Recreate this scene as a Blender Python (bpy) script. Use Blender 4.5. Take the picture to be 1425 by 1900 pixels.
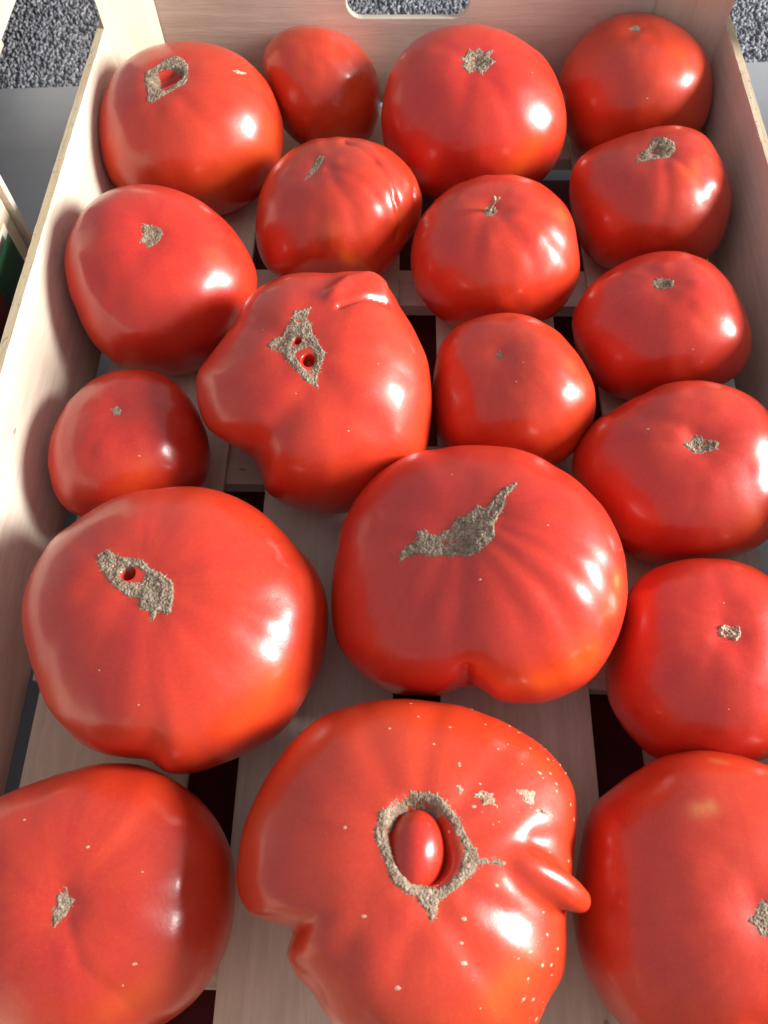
import bpy, math, json
import numpy as np
from mathutils import Vector, Matrix

for o in list(bpy.data.objects): bpy.data.objects.remove(o)
scene = bpy.context.scene
COL = scene.collection

# ---------------------------------------------------------------- camera
cd = bpy.data.cameras.new('camera'); cam = bpy.data.objects.new('camera', cd); COL.objects.link(cam)
_r = Vector((0.99971618, 0.01994435, -0.0130297)); _u = Vector((-0.01201924, 0.89447089, 0.44696462)); _f = Vector((-0.02056911, 0.44668116, -0.89445674))
cam.matrix_world = Matrix(((_r.x, _u.x, -_f.x, 0.0), (_r.y, _u.y, -_f.y, 0.0), (_r.z, _u.z, -_f.z, 0.364926), (0, 0, 0, 1)))
cd.sensor_fit = 'VERTICAL'; cd.sensor_height = 24.0; cd.lens = 24.0 * 1478.32 / 1900.0
cd.clip_start = 0.01; cd.clip_end = 50
cd.dof.use_dof = True; cd.dof.focus_distance = 0.37; cd.dof.aperture_fstop = 13.0
scene.camera = cam

# ---------------------------------------------------------------- light: soft room light and one tall window to the right
world = bpy.data.worlds.new('World'); scene.world = world; world.use_nodes = True
wn = world.node_tree.nodes; wl = world.node_tree.links
bg = wn['Background']
bg.inputs['Color'].default_value = (0.88, 0.91, 1.0, 1); bg.inputs['Strength'].default_value = 0.48
ld = bpy.data.lights.new('window_light', 'AREA'); ld.shape = 'RECTANGLE'; ld.size = 0.52; ld.size_y = 0.80
ld.energy = 106; ld.color = (1.0, 0.965, 0.92)
key = bpy.data.objects.new('window_light', ld); COL.objects.link(key)
_d = Vector((math.cos(math.radians(20)) * math.cos(math.radians(2)), math.cos(math.radians(20)) * math.sin(math.radians(2)), math.sin(math.radians(20))))
key.location = Vector((0.0, 0.2, 0.06)) + _d * 2.0
key.rotation_euler = (-_d).to_track_quat('-Z', 'Y').to_euler()
scene.view_settings.view_transform = 'Standard'; scene.view_settings.look = 'None'
scene.view_settings.exposure = 0.10; scene.view_settings.gamma = 1.0
scene.render.engine = 'CYCLES'
scene.cycles.max_bounces = 8; scene.cycles.diffuse_bounces = 5; scene.cycles.glossy_bounces = 4
scene.cycles.sample_clamp_indirect = 4.0

# ---------------------------------------------------------------- shape functions
def _n(v): v=np.asarray(v,float); return v/np.linalg.norm(v,axis=-1,keepdims=True)
def basis(p):
    p=_n(p); a=np.array([1.,0,0]) if abs(p[0])<.9 else np.array([0,1.,0])
    x=_n(a-p*(a@p)); return x,np.cross(p,x),p
def seg_angle(D,line):
    """smallest angle (chord) from every direction in D to a polyline of directions"""
    L=_n(line)
    if len(L)==1: return np.linalg.norm(D-L[0],axis=1)
    best=np.full(len(D),9.)
    for a,b in zip(L[:-1],L[1:]):
        ab=b-a; t=np.clip(((D-a)@ab)/(ab@ab),0,1); best=np.minimum(best,np.linalg.norm(D-(a+t[:,None]*ab),axis=1))
    return best
def sst(x): x=np.clip(x,0,1); return x*x*(3-2*x)
def stroke_val(D,s):
    """s: (dirs, amplitude, width, kind) kind g gaussian, c crease (pointed), p pit with steep wall"""
    d=seg_angle(D,s[0])/s[2]
    if s[3]=='g': return s[1]*np.exp(-d*d)
    if s[3]=='c': return s[1]*np.exp(-1.6*d)*(1-np.exp(-(d*6)**2)*.15)
    return s[1]*(1-sst((d-.45)/.55))
def vnoise(P, freq, seed):
    """cheap smooth 3-D value noise in -1..1"""
    rs = np.random.RandomState(seed); tab = rs.uniform(-1, 1, (16, 16, 16)); q = P * freq; i = np.floor(q).astype(int); f = q - i; f = f * f * (3 - 2 * f); o = 0
    for a in (0, 1):
        for b in (0, 1):
            for c in (0, 1):
                w = (f[:, 0] if a else 1 - f[:, 0]) * (f[:, 1] if b else 1 - f[:, 1]) * (f[:, 2] if c else 1 - f[:, 2])
                o = o + w * tab[(i[:, 0] + a) % 16, (i[:, 1] + b) % 16, (i[:, 2] + c) % 16]
    return o
def skin(T,D,strokes=True):
    """points (relative to the centre) of one tomato's skin for unit directions D"""
    x,y,p=basis(T['pole'])
    cz=D@p; cx=D@x; cy=D@y; rho=np.sqrt(cx*cx+cy*cy)+1e-9; ph=np.arctan2(cy,cx); th=np.arctan2(rho,cz)
    a,b,e=T['a'],T['b'],T.get('e',2.35)
    r=((rho/a)**e+(np.abs(cz)/b)**e)**(-1/e)
    w=np.sin(th)**1.3
    rng=np.random.RandomState(T['seed'])
    k=T['lobes']; A=T['rib']
    pos=(np.arange(k)+rng.uniform(-.28,.28,k))*2*np.pi/k; dep=rng.uniform(.25,1,k)
    low=sum(rng.uniform(-1,1)*np.cos(j*ph+rng.uniform(0,6.28)) for j in (2,3))*.018
    f=np.zeros(len(D))
    for q,d in zip(pos,dep):
        dl=np.abs((ph-q+np.pi)%(2*np.pi)-np.pi); f+=d*np.exp(-1.25*dl/(1.9/k))
    r=r*(1+(low-A*f)*w)
    r=r*(1-T.get('dimple',.06)*np.exp(-(th/.3)**2)-.05*np.exp(-((np.pi-th)/.4)**2))
    if strokes:
        for s in T.get('strokes',[]): r=r+stroke_val(D,s)
    P=D*(r+vnoise(D,5.0,T['seed'])*.0004)[:,None]
    g=T.get('gain')
    if g is not None:
        gx,gy,gw=np.array(T['gx']),np.array(T['gy']),np.array(T['gw'])
        h=P@gw; u=P@gx; v=P@gy; q=np.hypot(u,v); al=np.arctan2(v,u)
        n=len(g); g=np.asarray(g); t=(al/(2*np.pi)*n)%n; i=np.floor(t).astype(int); fr=t-i
        g0,g1,g2,g3=g[(i-1)%n],g[i%n],g[(i+1)%n],g[(i+2)%n]
        gg=g1+.5*fr*(g2-g0+fr*(2*g0-5*g1+4*g2-g3+fr*(3*(g1-g2)+g3-g0)))
        gm=g.mean(); s=sst(q/T['a'])
        m=gm+(gg-gm)*s
        P=h[:,None]*gw*T.get('hs',1.)+(u*m)[:,None]*gx+(v*m)[:,None]*gy
    return P
def sphere_dirs(pole,nr,nc):
    x,y,p=basis(pole); t=np.linspace(0,1,nr+2)[1:-1]
    th=np.pi*(t-.075*np.sin(2*np.pi*t))          # rings lie closer together near the two poles
    ph=np.arange(nc)*2*np.pi/nc
    st,ct=np.sin(th)[:,None],np.cos(th)[:,None]
    D=(st*np.cos(ph))[...,None]*x+(st*np.sin(ph))[...,None]*y+(ct*np.ones(nc))[...,None]*p
    return np.vstack([p[None],D.reshape(-1,3),-p[None]])
def sphere_faces(nr,nc):
    F=[]; idx=lambda i,j:1+i*nc+(j%nc)
    for j in range(nc): F.append((0,idx(0,j),idx(0,j+1)))
    for i in range(nr-1):
        for j in range(nc): F.append((idx(i,j),idx(i+1,j),idx(i+1,j+1),idx(i,j+1)))
    e=1+nr*nc
    for j in range(nc): F.append((e,idx(nr-1,j+1),idx(nr-1,j)))
    return F
# ---------------------------------------------------------------- small helpers
def link_mesh(name, verts, faces, mat, parent=None, smooth=True, loc=None):
    me = bpy.data.meshes.new(name)
    me.from_pydata([tuple(v) for v in np.asarray(verts).tolist()], [], faces)
    me.update()
    if smooth: me.polygons.foreach_set('use_smooth', [True] * len(me.polygons))
    o = bpy.data.objects.new(name, me); COL.objects.link(o)
    if mat: me.materials.append(mat)
    if parent: o.parent = parent
    if loc is not None: o.location = loc
    return o
def tag(o, label=None, cat=None, group=None, kind=None):
    if label: o['label'] = label
    if cat: o['category'] = cat
    if group: o['group'] = group
    if kind: o['kind'] = kind
    return o
def attr(o, name, vals, typ='FLOAT'):
    a = o.data.attributes.new(name, typ, 'POINT')
    a.data.foreach_set('value' if typ == 'FLOAT' else 'vector', np.asarray(vals, dtype=np.float32).ravel())
def empty(name, loc, label, cat, group=None):
    o = bpy.data.objects.new(name, None); COL.objects.link(o); o.location = loc; o.empty_display_size = .02
    return tag(o, label, cat, group)

class NT:
    def __init__(s, name):
        s.m = bpy.data.materials.new(name); s.m.use_nodes = True; s.t = s.m.node_tree
        s.b = s.t.nodes['Principled BSDF']; s.out = s.t.nodes['Material Output']
    def n(s, typ, **kw):
        nd = s.t.nodes.new(typ)
        for k, v in kw.items():
            if k in nd.inputs: nd.inputs[k].default_value = v
            else: setattr(nd, k, v)
        return nd
    def l(s, a, b): s.t.links.new(a, b)
    def sock(s, v, inp):
        if isinstance(v, (int, float)): inp.default_value = v
        elif isinstance(v, tuple): inp.default_value = v
        else: s.l(v, inp)
    def math(s, op, a, b=0.0, clamp=False):
        nd = s.n('ShaderNodeMath', operation=op, use_clamp=clamp); s.sock(a, nd.inputs[0]); s.sock(b, nd.inputs[1]); return nd.outputs[0]
    def mix(s, f, a, b, mode='MIX'):
        nd = s.n('ShaderNodeMix', data_type='RGBA', blend_type=mode); s.sock(f, nd.inputs[0]); s.sock(a, nd.inputs[6]); s.sock(b, nd.inputs[7]); return nd.outputs[2]
    def ramp(s, f, stops):
        nd = s.n('ShaderNodeValToRGB'); s.l(f, nd.inputs[0]); cr = nd.color_ramp
        while len(cr.elements) < len(stops): cr.elements.new(.5)
        for e, (p, c) in zip(cr.elements, stops):
            e.position = p; e.color = (c, c, c, 1) if isinstance(c, (int, float)) else (*c, 1)
        return nd.outputs[0]
    def noise(s, vec, scale, detail=3, rough=.55, dist=0.0):
        nd = s.n('ShaderNodeTexNoise'); nd.inputs['Scale'].default_value = scale; nd.inputs['Detail'].default_value = detail
        nd.inputs['Roughness'].default_value = rough; nd.inputs['Distortion'].default_value = dist
        if vec is not None: s.l(vec, nd.inputs['Vector'])
        return nd.outputs['Fac']
    def bump(s, h, strength, dist, prev=None):
        nd = s.n('ShaderNodeBump'); nd.inputs['Strength'].default_value = strength; nd.inputs['Distance'].default_value = dist
        s.l(h, nd.inputs['Height'])
        if prev: s.l(prev, nd.inputs['Normal'])
        return nd.outputs[0]
    def scale(s, vec, xyz):
        nd = s.n('ShaderNodeMapping'); s.l(vec, nd.inputs['Vector']); nd.inputs['Scale'].default_value = xyz; return nd.outputs[0]

# ---------------------------------------------------------------- materials
def tomato_material():
    k = NT('tomato_skin')
    oc = k.n('ShaderNodeTexCoord').outputs['Object']
    rnd = k.n('ShaderNodeObjectInfo').outputs['Random']
    mer = k.n('ShaderNodeAttribute', attribute_name='merid').outputs['Vector']
    org = k.n('ShaderNodeAttribute', attribute_name='orange').outputs['Fac']
    pal = k.n('ShaderNodeAttribute', attribute_name='pale').outputs['Fac']
    sep = k.n('ShaderNodeSeparateXYZ'); k.l(mer, sep.inputs[0])
    off = k.n('ShaderNodeVectorMath', operation='ADD'); k.l(k.scale(mer, (1, 1, .22)), off.inputs[0])
    cmb = k.n('ShaderNodeCombineXYZ'); k.l(k.math('MULTIPLY', rnd, 37.0), cmb.inputs[2]); k.l(cmb.outputs[0], off.inputs[1])
    streak = k.noise(off.outputs[0], 3.2, 4, .6)
    fine = k.noise(k.scale(off.outputs[0], (1, 1, .5)), 15.0, 3, .6)
    blob = k.noise(oc, 26.0, 2, .5)
    f = k.math('ADD', k.math('MULTIPLY', streak, .48), k.math('MULTIPLY', blob, .35))
    f = k.math('ADD', f, k.math('MULTIPLY', sep.outputs[2], .10))
    f = k.math('ADD', f, k.math('MULTIPLY', k.math('SUBTRACT', fine, .5), .14))
    base = k.mix(k.ramp(f, [(.34, 0.0), (.74, 1.0)]), (.54, .022, .0145, 1), (.66, .047, .0125, 1))
    o1 = k.math('MULTIPLY', k.math('MULTIPLY', org, .55), k.ramp(streak, [(.3, .45), (.6, 1.0)]), True)
    base = k.mix(o1, base, (.82, .15, .012, 1))
    base = k.mix(k.math('MULTIPLY', pal, k.ramp(k.noise(oc, 300, 3, .7), [(.3, .5), (.6, 1.0)]), True), base, (.70, .30, .10, 1))
    # pinhead dust and pores
    v = k.n('ShaderNodeTexVoronoi'); v.inputs['Scale'].default_value = 105.0; k.l(oc, v.inputs['Vector'])
    vs = k.n('ShaderNodeSeparateColor'); k.l(v.outputs['Color'], vs.inputs[0])
    rad = k.math('MULTIPLY', k.math('SUBTRACT', vs.outputs[0], .93, True), .9)
    dot = k.math('LESS_THAN', v.outputs['Distance'], rad)
    base = k.mix(k.math('MULTIPLY', dot, .75), base, (.75, .42, .30, 1))
    v2 = k.n('ShaderNodeTexVoronoi'); v2.inputs['Scale'].default_value = 700.0; k.l(oc, v2.inputs['Vector'])
    pore = k.ramp(v2.outputs['Distance'], [(.0, 1.0), (.35, 0.0)])
    base = k.mix(k.math('MULTIPLY', pore, .16), base, (.85, .16, .07, 1))
    gr = k.noise(oc, 750, 4, .7); mo = k.noise(oc, 130, 4, .65)
    base = k.mix(k.ramp(gr, [(.45, 0.0), (.72, .12)]), base, (.80, .13, .035, 1)); base = k.mix(k.ramp(mo, [(.5, 0.0), (.75, .09)]), base, (.78, .10, .02, 1))
    hs = k.n('ShaderNodeHueSaturation'); k.l(base, hs.inputs['Color']); k.l(k.math('ADD', .4985, k.math('MULTIPLY', rnd, .006)), hs.inputs['Hue']); k.l(k.math('ADD', .9, k.math('MULTIPLY', k.math('FRACT', k.math('MULTIPLY', rnd, 7.3)), .16)), hs.inputs['Value']); base = hs.outputs[0]
    k.l(base, k.b.inputs['Base Color'])
    k.l(k.ramp(k.noise(oc, 45, 5, .7), [(.35, .30), (.7, .42)]), k.b.inputs['Roughness'])
    k.b.inputs['Specular IOR Level'].default_value = .48
    k.b.inputs['Coat Weight'].default_value = .5
    k.l(k.ramp(blob, [(.3, .14), (.7, .24)]), k.b.inputs['Coat Roughness'])
    k.b.inputs['Subsurface Weight'].default_value = .22
    k.b.inputs['Subsurface Radius'].default_value = (1.0, .16, .05)
    k.b.inputs['Subsurface Scale'].default_value = .006
    b1 = k.bump(k.noise(oc, 90, 4, .6), .13, .0012)
    b2 = k.bump(k.math('SUBTRACT', k.math('MULTIPLY', dot, 1.0), k.math('MULTIPLY', pore, .15)), .25, .0002, b1)
    k.l(b2, k.b.inputs['Normal']); k.l(b2, k.b.inputs['Coat Normal'])
    return k.m
def cork_material(name, c1, c2, c3):
    k = NT(name); oc = k.n('ShaderNodeTexCoord').outputs['Object']
    n1 = k.noise(oc, 420, 5, .65, .6); n2 = k.noise(oc, 1500, 3, .6)
    v = k.n('ShaderNodeTexVoronoi', feature='DISTANCE_TO_EDGE'); v.inputs['Scale'].default_value = 520; k.l(oc, v.inputs['Vector'])
    crack = k.ramp(v.outputs['Distance'], [(0.0, 0.0), (.09, 1.0)])
    c = k.mix(k.ramp(n1, [(.32, 0.0), (.68, 1.0)]), c1, c2)
    c = k.mix(k.ramp(n2, [(.55, 0.0), (.75, .8)]), c, c3)
    c = k.mix(k.ramp(k.noise(oc, 150, 3, .6), [(.45, 0.0), (.65, .6)]), c, (c1[0]*.62, c1[1]*.55, c1[2]*.5, 1))
    c = k.mix(k.math('MULTIPLY', k.math('SUBTRACT', 1.0, crack), .5), c, (c1[0]*.45, c1[1]*.38, c1[2]*.35, 1))
    k.l(c, k.b.inputs['Base Color']); k.b.inputs['Roughness'].default_value = .75; k.b.inputs['Specular IOR Level'].default_value = .25
    b = k.bump(n1, .7, .0012); b = k.bump(crack, .45, .0005, b); k.l(b, k.b.inputs['Normal'])
    return k.m
def wood_material(name, grain, c1, c2, c3, spots=0.5):
    """grain: axis along which the fibres run"""
    k = NT(name); oc = k.n('ShaderNodeTexCoord').outputs['Object']
    rnd = k.n('ShaderNodeObjectInfo').outputs['Random']
    add = k.n('ShaderNodeVectorMath', operation='ADD'); k.l(oc, add.inputs[0])
    cm = k.n('ShaderNodeCombineXYZ'); k.l(k.math('MULTIPLY', rnd, 5.0), cm.inputs[0]); k.l(k.math('MULTIPLY', rnd, 3.1), cm.inputs[1]); k.l(cm.outputs[0], add.inputs[1])
    oc = add.outputs[0]
    long = tuple(.055 if i == grain else 1.0 for i in range(3)); mid = tuple(.15 if i == grain else 1.0 for i in range(3))
    n1 = k.noise(k.scale(oc, long), 260, 4, .65, .4); n2 = k.noise(k.scale(oc, mid), 60, 4, .6, .8); n3 = k.noise(oc, 14, 3, .5)
    fib = k.noise(k.scale(oc, long), 1500, 2, .6)
    c = k.mix(k.ramp(n2, [(.3, 0.0), (.7, 1.0)]), c1, c2)
    c = k.mix(k.math('MULTIPLY', k.ramp(n1, [(.45, 0.0), (.75, 1.0)]), .55), c, c3)
    c = k.mix(k.ramp(n3, [(.45, 0.0), (.75, .35)]), c, c2)
    sp = k.ramp(k.noise(k.scale(oc, tuple(.35 if i == grain else 1.0 for i in range(3))), 55, 2, .5), [(.70, 0.0), (.78, spots)])
    c = k.mix(sp, c, (.20, .12, .08, 1))
    v = k.n('ShaderNodeTexVoronoi'); v.inputs['Scale'].default_value = 95.0; k.l(k.scale(oc, tuple(.5 if i == grain else 1.0 for i in range(3))), v.inputs['Vector'])
    vs = k.n('ShaderNodeSeparateColor'); k.l(v.outputs['Color'], vs.inputs[0])
    fl = k.math('LESS_THAN', v.outputs['Distance'], k.math('MULTIPLY', k.math('SUBTRACT', vs.outputs[0], .88, True), 1.1))
    c = k.mix(k.math('MULTIPLY', fl, .6), c, (.16, .10, .07, 1))
    c = k.mix(k.ramp(k.noise(oc, 7, 4, .65, .5), [(.5, 0.0), (.72, .35)]), c, (.40, .34, .29, 1))
    c = k.mix(k.math('MULTIPLY', k.ramp(fib, [(.55, 0.0), (.75, 1.0)]), .5), c, (c3[0]*.6, c3[1]*.55, c3[2]*.5, 1))
    k.l(c, k.b.inputs['Base Color']); k.b.inputs['Roughness'].default_value = .72; k.b.inputs['Specular IOR Level'].default_value = .25
    b = k.bump(n1, .35, .0006); b = k.bump(fib, .35, .0003, b); b = k.bump(n2, .25, .001, b); k.l(b, k.b.inputs['Normal'])
    return k.m
def plain_material(name, col, rough, nscale=60, var=.15, bumpd=.0003, spec=.4):
    k = NT(name); oc = k.n('ShaderNodeTexCoord').outputs['Object']
    n = k.noise(oc, nscale, 5, .6); n2 = k.noise(oc, nscale * 12, 3, .6)
    f = k.math('ADD', k.math('MULTIPLY', n, .7), k.math('MULTIPLY', n2, .3))
    d = tuple(v * (1 - var) for v in col) + (1,); u = tuple(min(1, v * (1 + var)) for v in col) + (1,)
    k.l(k.mix(k.ramp(f, [(.3, 0.0), (.7, 1.0)]), d, u), k.b.inputs['Base Color'])
    k.b.inputs['Roughness'].default_value = rough; k.b.inputs['Specular IOR Level'].default_value = spec
    k.l(k.bump(n2, .3, bumpd), k.b.inputs['Normal']); return k.m
def gravel_material():
    k = NT('granular_stone'); oc = k.n('ShaderNodeTexCoord').outputs['Object']
    tone = k.n('ShaderNodeAttribute', attribute_name='tone').outputs['Fac']
    n2 = k.noise(oc, 500, 4, .6); n3 = k.noise(oc, 9, 2, .5)
    f = k.math('ADD', k.math('MULTIPLY', tone, .8), k.math('MULTIPLY', k.math('SUBTRACT', n2, .5), .5))
    c = k.mix(k.ramp(f, [(.0, 0.0), (1.0, 1.0)]), (.12, .125, .14, 1), (.38, .38, .42, 1))
    c = k.mix(k.ramp(n3, [(.4, 0.0), (.7, .35)]), c, (.30, .34, .36, 1))
    k.l(c, k.b.inputs['Base Color']); k.b.inputs['Roughness'].default_value = .62
    k.l(k.bump(n2, .5, .0006), k.b.inputs['Normal']); return k.m

M_TOM = tomato_material()
M_CORK = cork_material('corky_scar', (.25, .18, .12, 1), (.45, .345, .25, 1), (.72, .60, .46, 1))
M_SCAB = cork_material('pale_scab', (.50, .33, .22, 1), (.70, .52, .38, 1), (.82, .70, .58, 1))
M_SPECK = plain_material('speck_cork', (.68, .38, .26), .7, 300, .2)
W1, W2, W3 = (.72, .64, .53, 1), (.60, .50, .39, 1), (.82, .75, .65, 1)
M_WY = wood_material('poplar_along', 1, W1, W2, W3)
M_WX = wood_material('poplar_across', 0, W1, W2, W3)
M_WZ = wood_material('poplar_upright', 2, (.72, .60, .46, 1), (.62, .49, .36, 1), (.80, .69, .55, 1), .2)
M_PLY = wood_material('plywood_edge', 1, (.62, .50, .33, 1), (.46, .35, .21, 1), (.80, .70, .52, 1), .3)
M_TABLE = plain_material('grey_table', (.28, .29, .305), .42, 25, .06, .0001)
M_GROUND = plain_material('grey_ground', (.22, .22, .23), .9, 60, .25)
M_GRAVEL = gravel_material()
M_GREEN = plain_material('green_print', (.006, .045, .018), .5, 40, .1)
M_REDP = plain_material('red_print', (.11, .007, .007), .5, 60, .25)
M_LINE = plain_material('pale_print', (.6, .5, .4), .5, 60, .1)

# ---------------------------------------------------------------- setting
def quad(name, x0, x1, y0, y1, zz, mat): return link_mesh(name, [(x0, y0, zz), (x1, y0, zz), (x1, y1, zz), (x0, y1, zz)], [(0, 1, 2, 3)], mat, smooth=False)
tag(quad('ground', -6, 6, -6, 6, -.09, M_GROUND), kind='structure')
TZ = -.034
def table():
    ang = math.radians(3.2); xs = (-1.3, 1.3); y1 = .5775; th = .03
    e = lambda x: y1 + x * math.tan(ang)
    v = [(xs[0], -.7, TZ), (xs[1], -.7, TZ), (xs[1], e(xs[1]), TZ), (xs[0], e(xs[0]), TZ)]
    v += [(a, b, c - th) for a, b, c in v]
    o = link_mesh('table_top', v, [(0, 1, 2, 3), (7, 6, 5, 4), (0, 4, 5, 1), (1, 5, 6, 2), (2, 6, 7, 3), (3, 7, 4, 0)], M_TABLE, smooth=False)
    m = o.modifiers.new('bevel', 'BEVEL'); m.width = .0015; m.segments = 2
    tag(o, 'smooth grey table top under the wooden crates, coarse stone behind it', 'table')
table()
def gravel():
    rng = np.random.RandomState(3); x0, x1, y0, y1, s = -.42, .42, .562, .74, .0006
    nx, ny = int((x1 - x0) / s), int((y1 - y0) / s)
    H = np.zeros((ny, nx)) - .002; Tn = np.zeros((ny, nx))
    for _ in range(36000):
        cx, cy = rng.uniform(0, nx), rng.uniform(0, ny); L = rng.uniform(1.5, 3.8); Wd = L * rng.uniform(.35, .6); a = rng.normal(1.9, .5)
        h = rng.uniform(-.0006, .0007); tone = rng.uniform(0, 1) ** 1.3
        i0, i1, j0, j1 = int(max(0, cy - L - 1)), int(min(ny, cy + L + 2)), int(max(0, cx - L - 1)), int(min(nx, cx + L + 2))
        yy, xx = np.mgrid[i0:i1, j0:j1]; dx, dy = xx - cx, yy - cy
        u, v = (dx * math.cos(a) + dy * math.sin(a)) / L, (-dx * math.sin(a) + dy * math.cos(a)) / Wd
        q = 1 - u * u - v * v; hh = h + .0009 * np.sqrt(np.clip(q, 0, 1)); sub = H[i0:i1, j0:j1]; m = (q > 0) & (hh > sub)
        sub[m] = hh[m]; Tn[i0:i1, j0:j1][m] = tone
    X, Y = np.meshgrid(x0 + np.arange(nx) * s, y0 + np.arange(ny) * s)
    V = np.stack([X.ravel(), Y.ravel(), (H - .046).ravel()], 1)
    idx = np.arange(nx * ny).reshape(ny, nx); F = np.stack([idx[:-1, :-1], idx[:-1, 1:], idx[1:, 1:], idx[1:, :-1]], -1).reshape(-1, 4)
    me = bpy.data.meshes.new('coarse_stone_ground'); me.vertices.add(len(V)); me.vertices.foreach_set('co', V.ravel())
    me.loops.add(F.size); me.loops.foreach_set('vertex_index', F.ravel()); me.polygons.add(len(F))
    me.polygons.foreach_set('loop_start', np.arange(len(F)) * 4); me.polygons.foreach_set('use_smooth', np.ones(len(F), bool)); me.update(); me.validate()
    o = bpy.data.objects.new('coarse_stone_ground', me); COL.objects.link(o); me.materials.append(M_GRAVEL); attr(o, 'tone', Tn.ravel()); tag(o, kind='stuff')
    o['label'] = 'coarse grey granular stone surface behind the table edge'
gravel()

# ---------------------------------------------------------------- crates
def box(x0, x1, y0, y1, z0, z1):
    v = [(x0, y0, z0), (x1, y0, z0), (x1, y1, z0), (x0, y1, z0), (x0, y0, z1), (x1, y0, z1), (x1, y1, z1), (x0, y1, z1)]
    return v, [(3, 2, 1, 0), (4, 5, 6, 7), (0, 1, 5, 4), (1, 2, 6, 5), (2, 3, 7, 6), (3, 0, 4, 7)]
def bevel(o, w, seg=2):
    m = o.modifiers.new('bevel', 'BEVEL'); m.width = w; m.segments = seg; m.limit_method = 'ANGLE'; return o
def side_panel(sgn, parent, root):
    """bowed plywood board; the cut upper edge is its own material"""
    rng = np.random.RandomState(11 if sgn < 0 else 12); n = 120
    ys = np.linspace(-.095, .470 if sgn < 0 else .474, n); nz = 10
    if sgn < 0: xb, xt, top = -.1735, -.1765, .0765
    else: xb, xt, top = .1855, .1865, .0735
    th = .0042; V = []
    for i, y in enumerate(ys):
        bow = .0028 * math.sin(math.pi * (y + .1) / .57); tz = top + rng.normal(0, .00012)
        ring = [(xb + (xt - xb) * k / nz + sgn * bow * (k / nz), -.003 + (tz + .003) * k / nz) for k in range(nz + 1)]
        ring += [(x + sgn * th, zz) for x, zz in reversed(ring)]
        V += [(x, y, zz) for x, zz in ring]
    m = 2 * (nz + 1); F = []; mi = []
    for i in range(n - 1):
        for k in range(m):
            F.append((i * m + k, i * m + (k + 1) % m, (i + 1) * m + (k + 1) % m, (i + 1) * m + k)); mi.append(1 if k == nz else 0)
    F.append(tuple(range(m - 1, -1, -1))); mi.append(1); F.append(tuple((n - 1) * m + k for k in range(m))); mi.append(1)
    o = link_mesh('side_panel', V, F, M_WY, parent, smooth=False); o.data.materials.append(M_PLY); o.data.polygons.foreach_set('material_index', mi)
    # torn wood fibres standing off the cut edge
    FV, FF = [], []
    for j in range(150):
        y = rng.uniform(0.06, .46); bow = .0028 * math.sin(math.pi * (y + .1) / .57); L = rng.choice([.0012, .002, .0035, .007], p=[.4, .35, .2, .05])
        p = np.array([xt + sgn * (bow + rng.uniform(-.0002, th)), y, top - .0001]); d = np.array([rng.normal(-sgn * .4, .6), rng.normal(-.2, .8), rng.uniform(.05, .7)]); d /= np.linalg.norm(d)
        c = np.array([rng.normal(), rng.normal(), -.6]) * .25; r = .00011 if L < .005 else .00015
        for q in range(4):
            t = q / 3; ctr = p + L * (d * t + c * t * t)
            for w in range(3): FV.append(ctr + r * (1 - .6 * t) * np.array([math.cos(w * 2.094), 0.3 * math.sin(w * 2.094), math.sin(w * 2.094)]))
        b = len(FV) - 12
        for q in range(3):
            for w in range(3): FF.append((b + q * 3 + w, b + q * 3 + (w + 1) % 3, b + q * 3 + 3 + (w + 1) % 3, b + q * 3 + 3 + w))
    f = link_mesh('wood_fibres', FV, FF, M_PLY, o); tag(f, kind='stuff')
    return o
def post(pts, z0, z1, parent):
    v = [(x, y, z0) for x, y in pts] + [(x, y, z1) for x, y in pts]
    a = (pts[1][0] - pts[0][0]) * (pts[2][1] - pts[0][1]) - (pts[1][1] - pts[0][1]) * (pts[2][0] - pts[0][0])
    F = [(2, 1, 0), (3, 4, 5), (0, 1, 4, 3), (1, 2, 5, 4), (2, 0, 3, 5)]
    if a < 0: F = [tuple(reversed(f)) for f in F]
    return bevel(link_mesh('corner_post', v, F, M_WZ, parent, smooth=False), .0006)
def end_panel(y, parent, z0=.006):
    """board with a rounded hand slot"""
    th = .0042; x0, x1, z1 = -.1805, .1905, .122; hx0, hx1, hz0, hz1, r = -.0362, .0375, .0632, .0880, .009
    hole = []
    for cx, cz, a0 in ((hx1 - r, hz1 - r, 0), (hx0 + r, hz1 - r, 90), (hx0 + r, hz0 + r, 180), (hx1 - r, hz0 + r, 270)):
        for k in range(7): a = math.radians(a0 + 15 * k); hole.append((cx + r * math.cos(a), cz + r * math.sin(a)))
    nh = len(hole); outer = []
    cxm, czm = (hx0 + hx1) / 2, (hz0 + hz1) / 2
    corners = [(x1, z1), (x0, z1), (x0, z0), (x1, z0)]
    for q in range(4):
        for k in range(7):
            i = q * 7 + k; hxk, hzk = hole[i]
            if k == 3: outer.append(corners[q])
            elif (q % 2 == 0) == (k < 3): outer.append((x1 if q in (0, 3) else x0, hzk))
            else: outer.append((hxk, z1 if q in (0, 1) else z0))
    V = []
    for yy in (y, y + th):
        V += [(a, yy, b) for a, b in outer] + [(a, yy, b) for a, b in hole]
    F = []
    for i in range(nh):
        j = (i + 1) % nh
        F.append((i, j, nh + j, nh + i)); F.append((2 * nh + i, 3 * nh + i, 3 * nh + j, 2 * nh + j))
        F.append((i, 2 * nh + i, 2 * nh + j, j)); F.append((nh + i, nh + j, 3 * nh + j, 3 * nh + i))
    o = link_mesh('end_panel', V, F, M_WX, parent, smooth=False); bevel(o, .0005); return o
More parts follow.
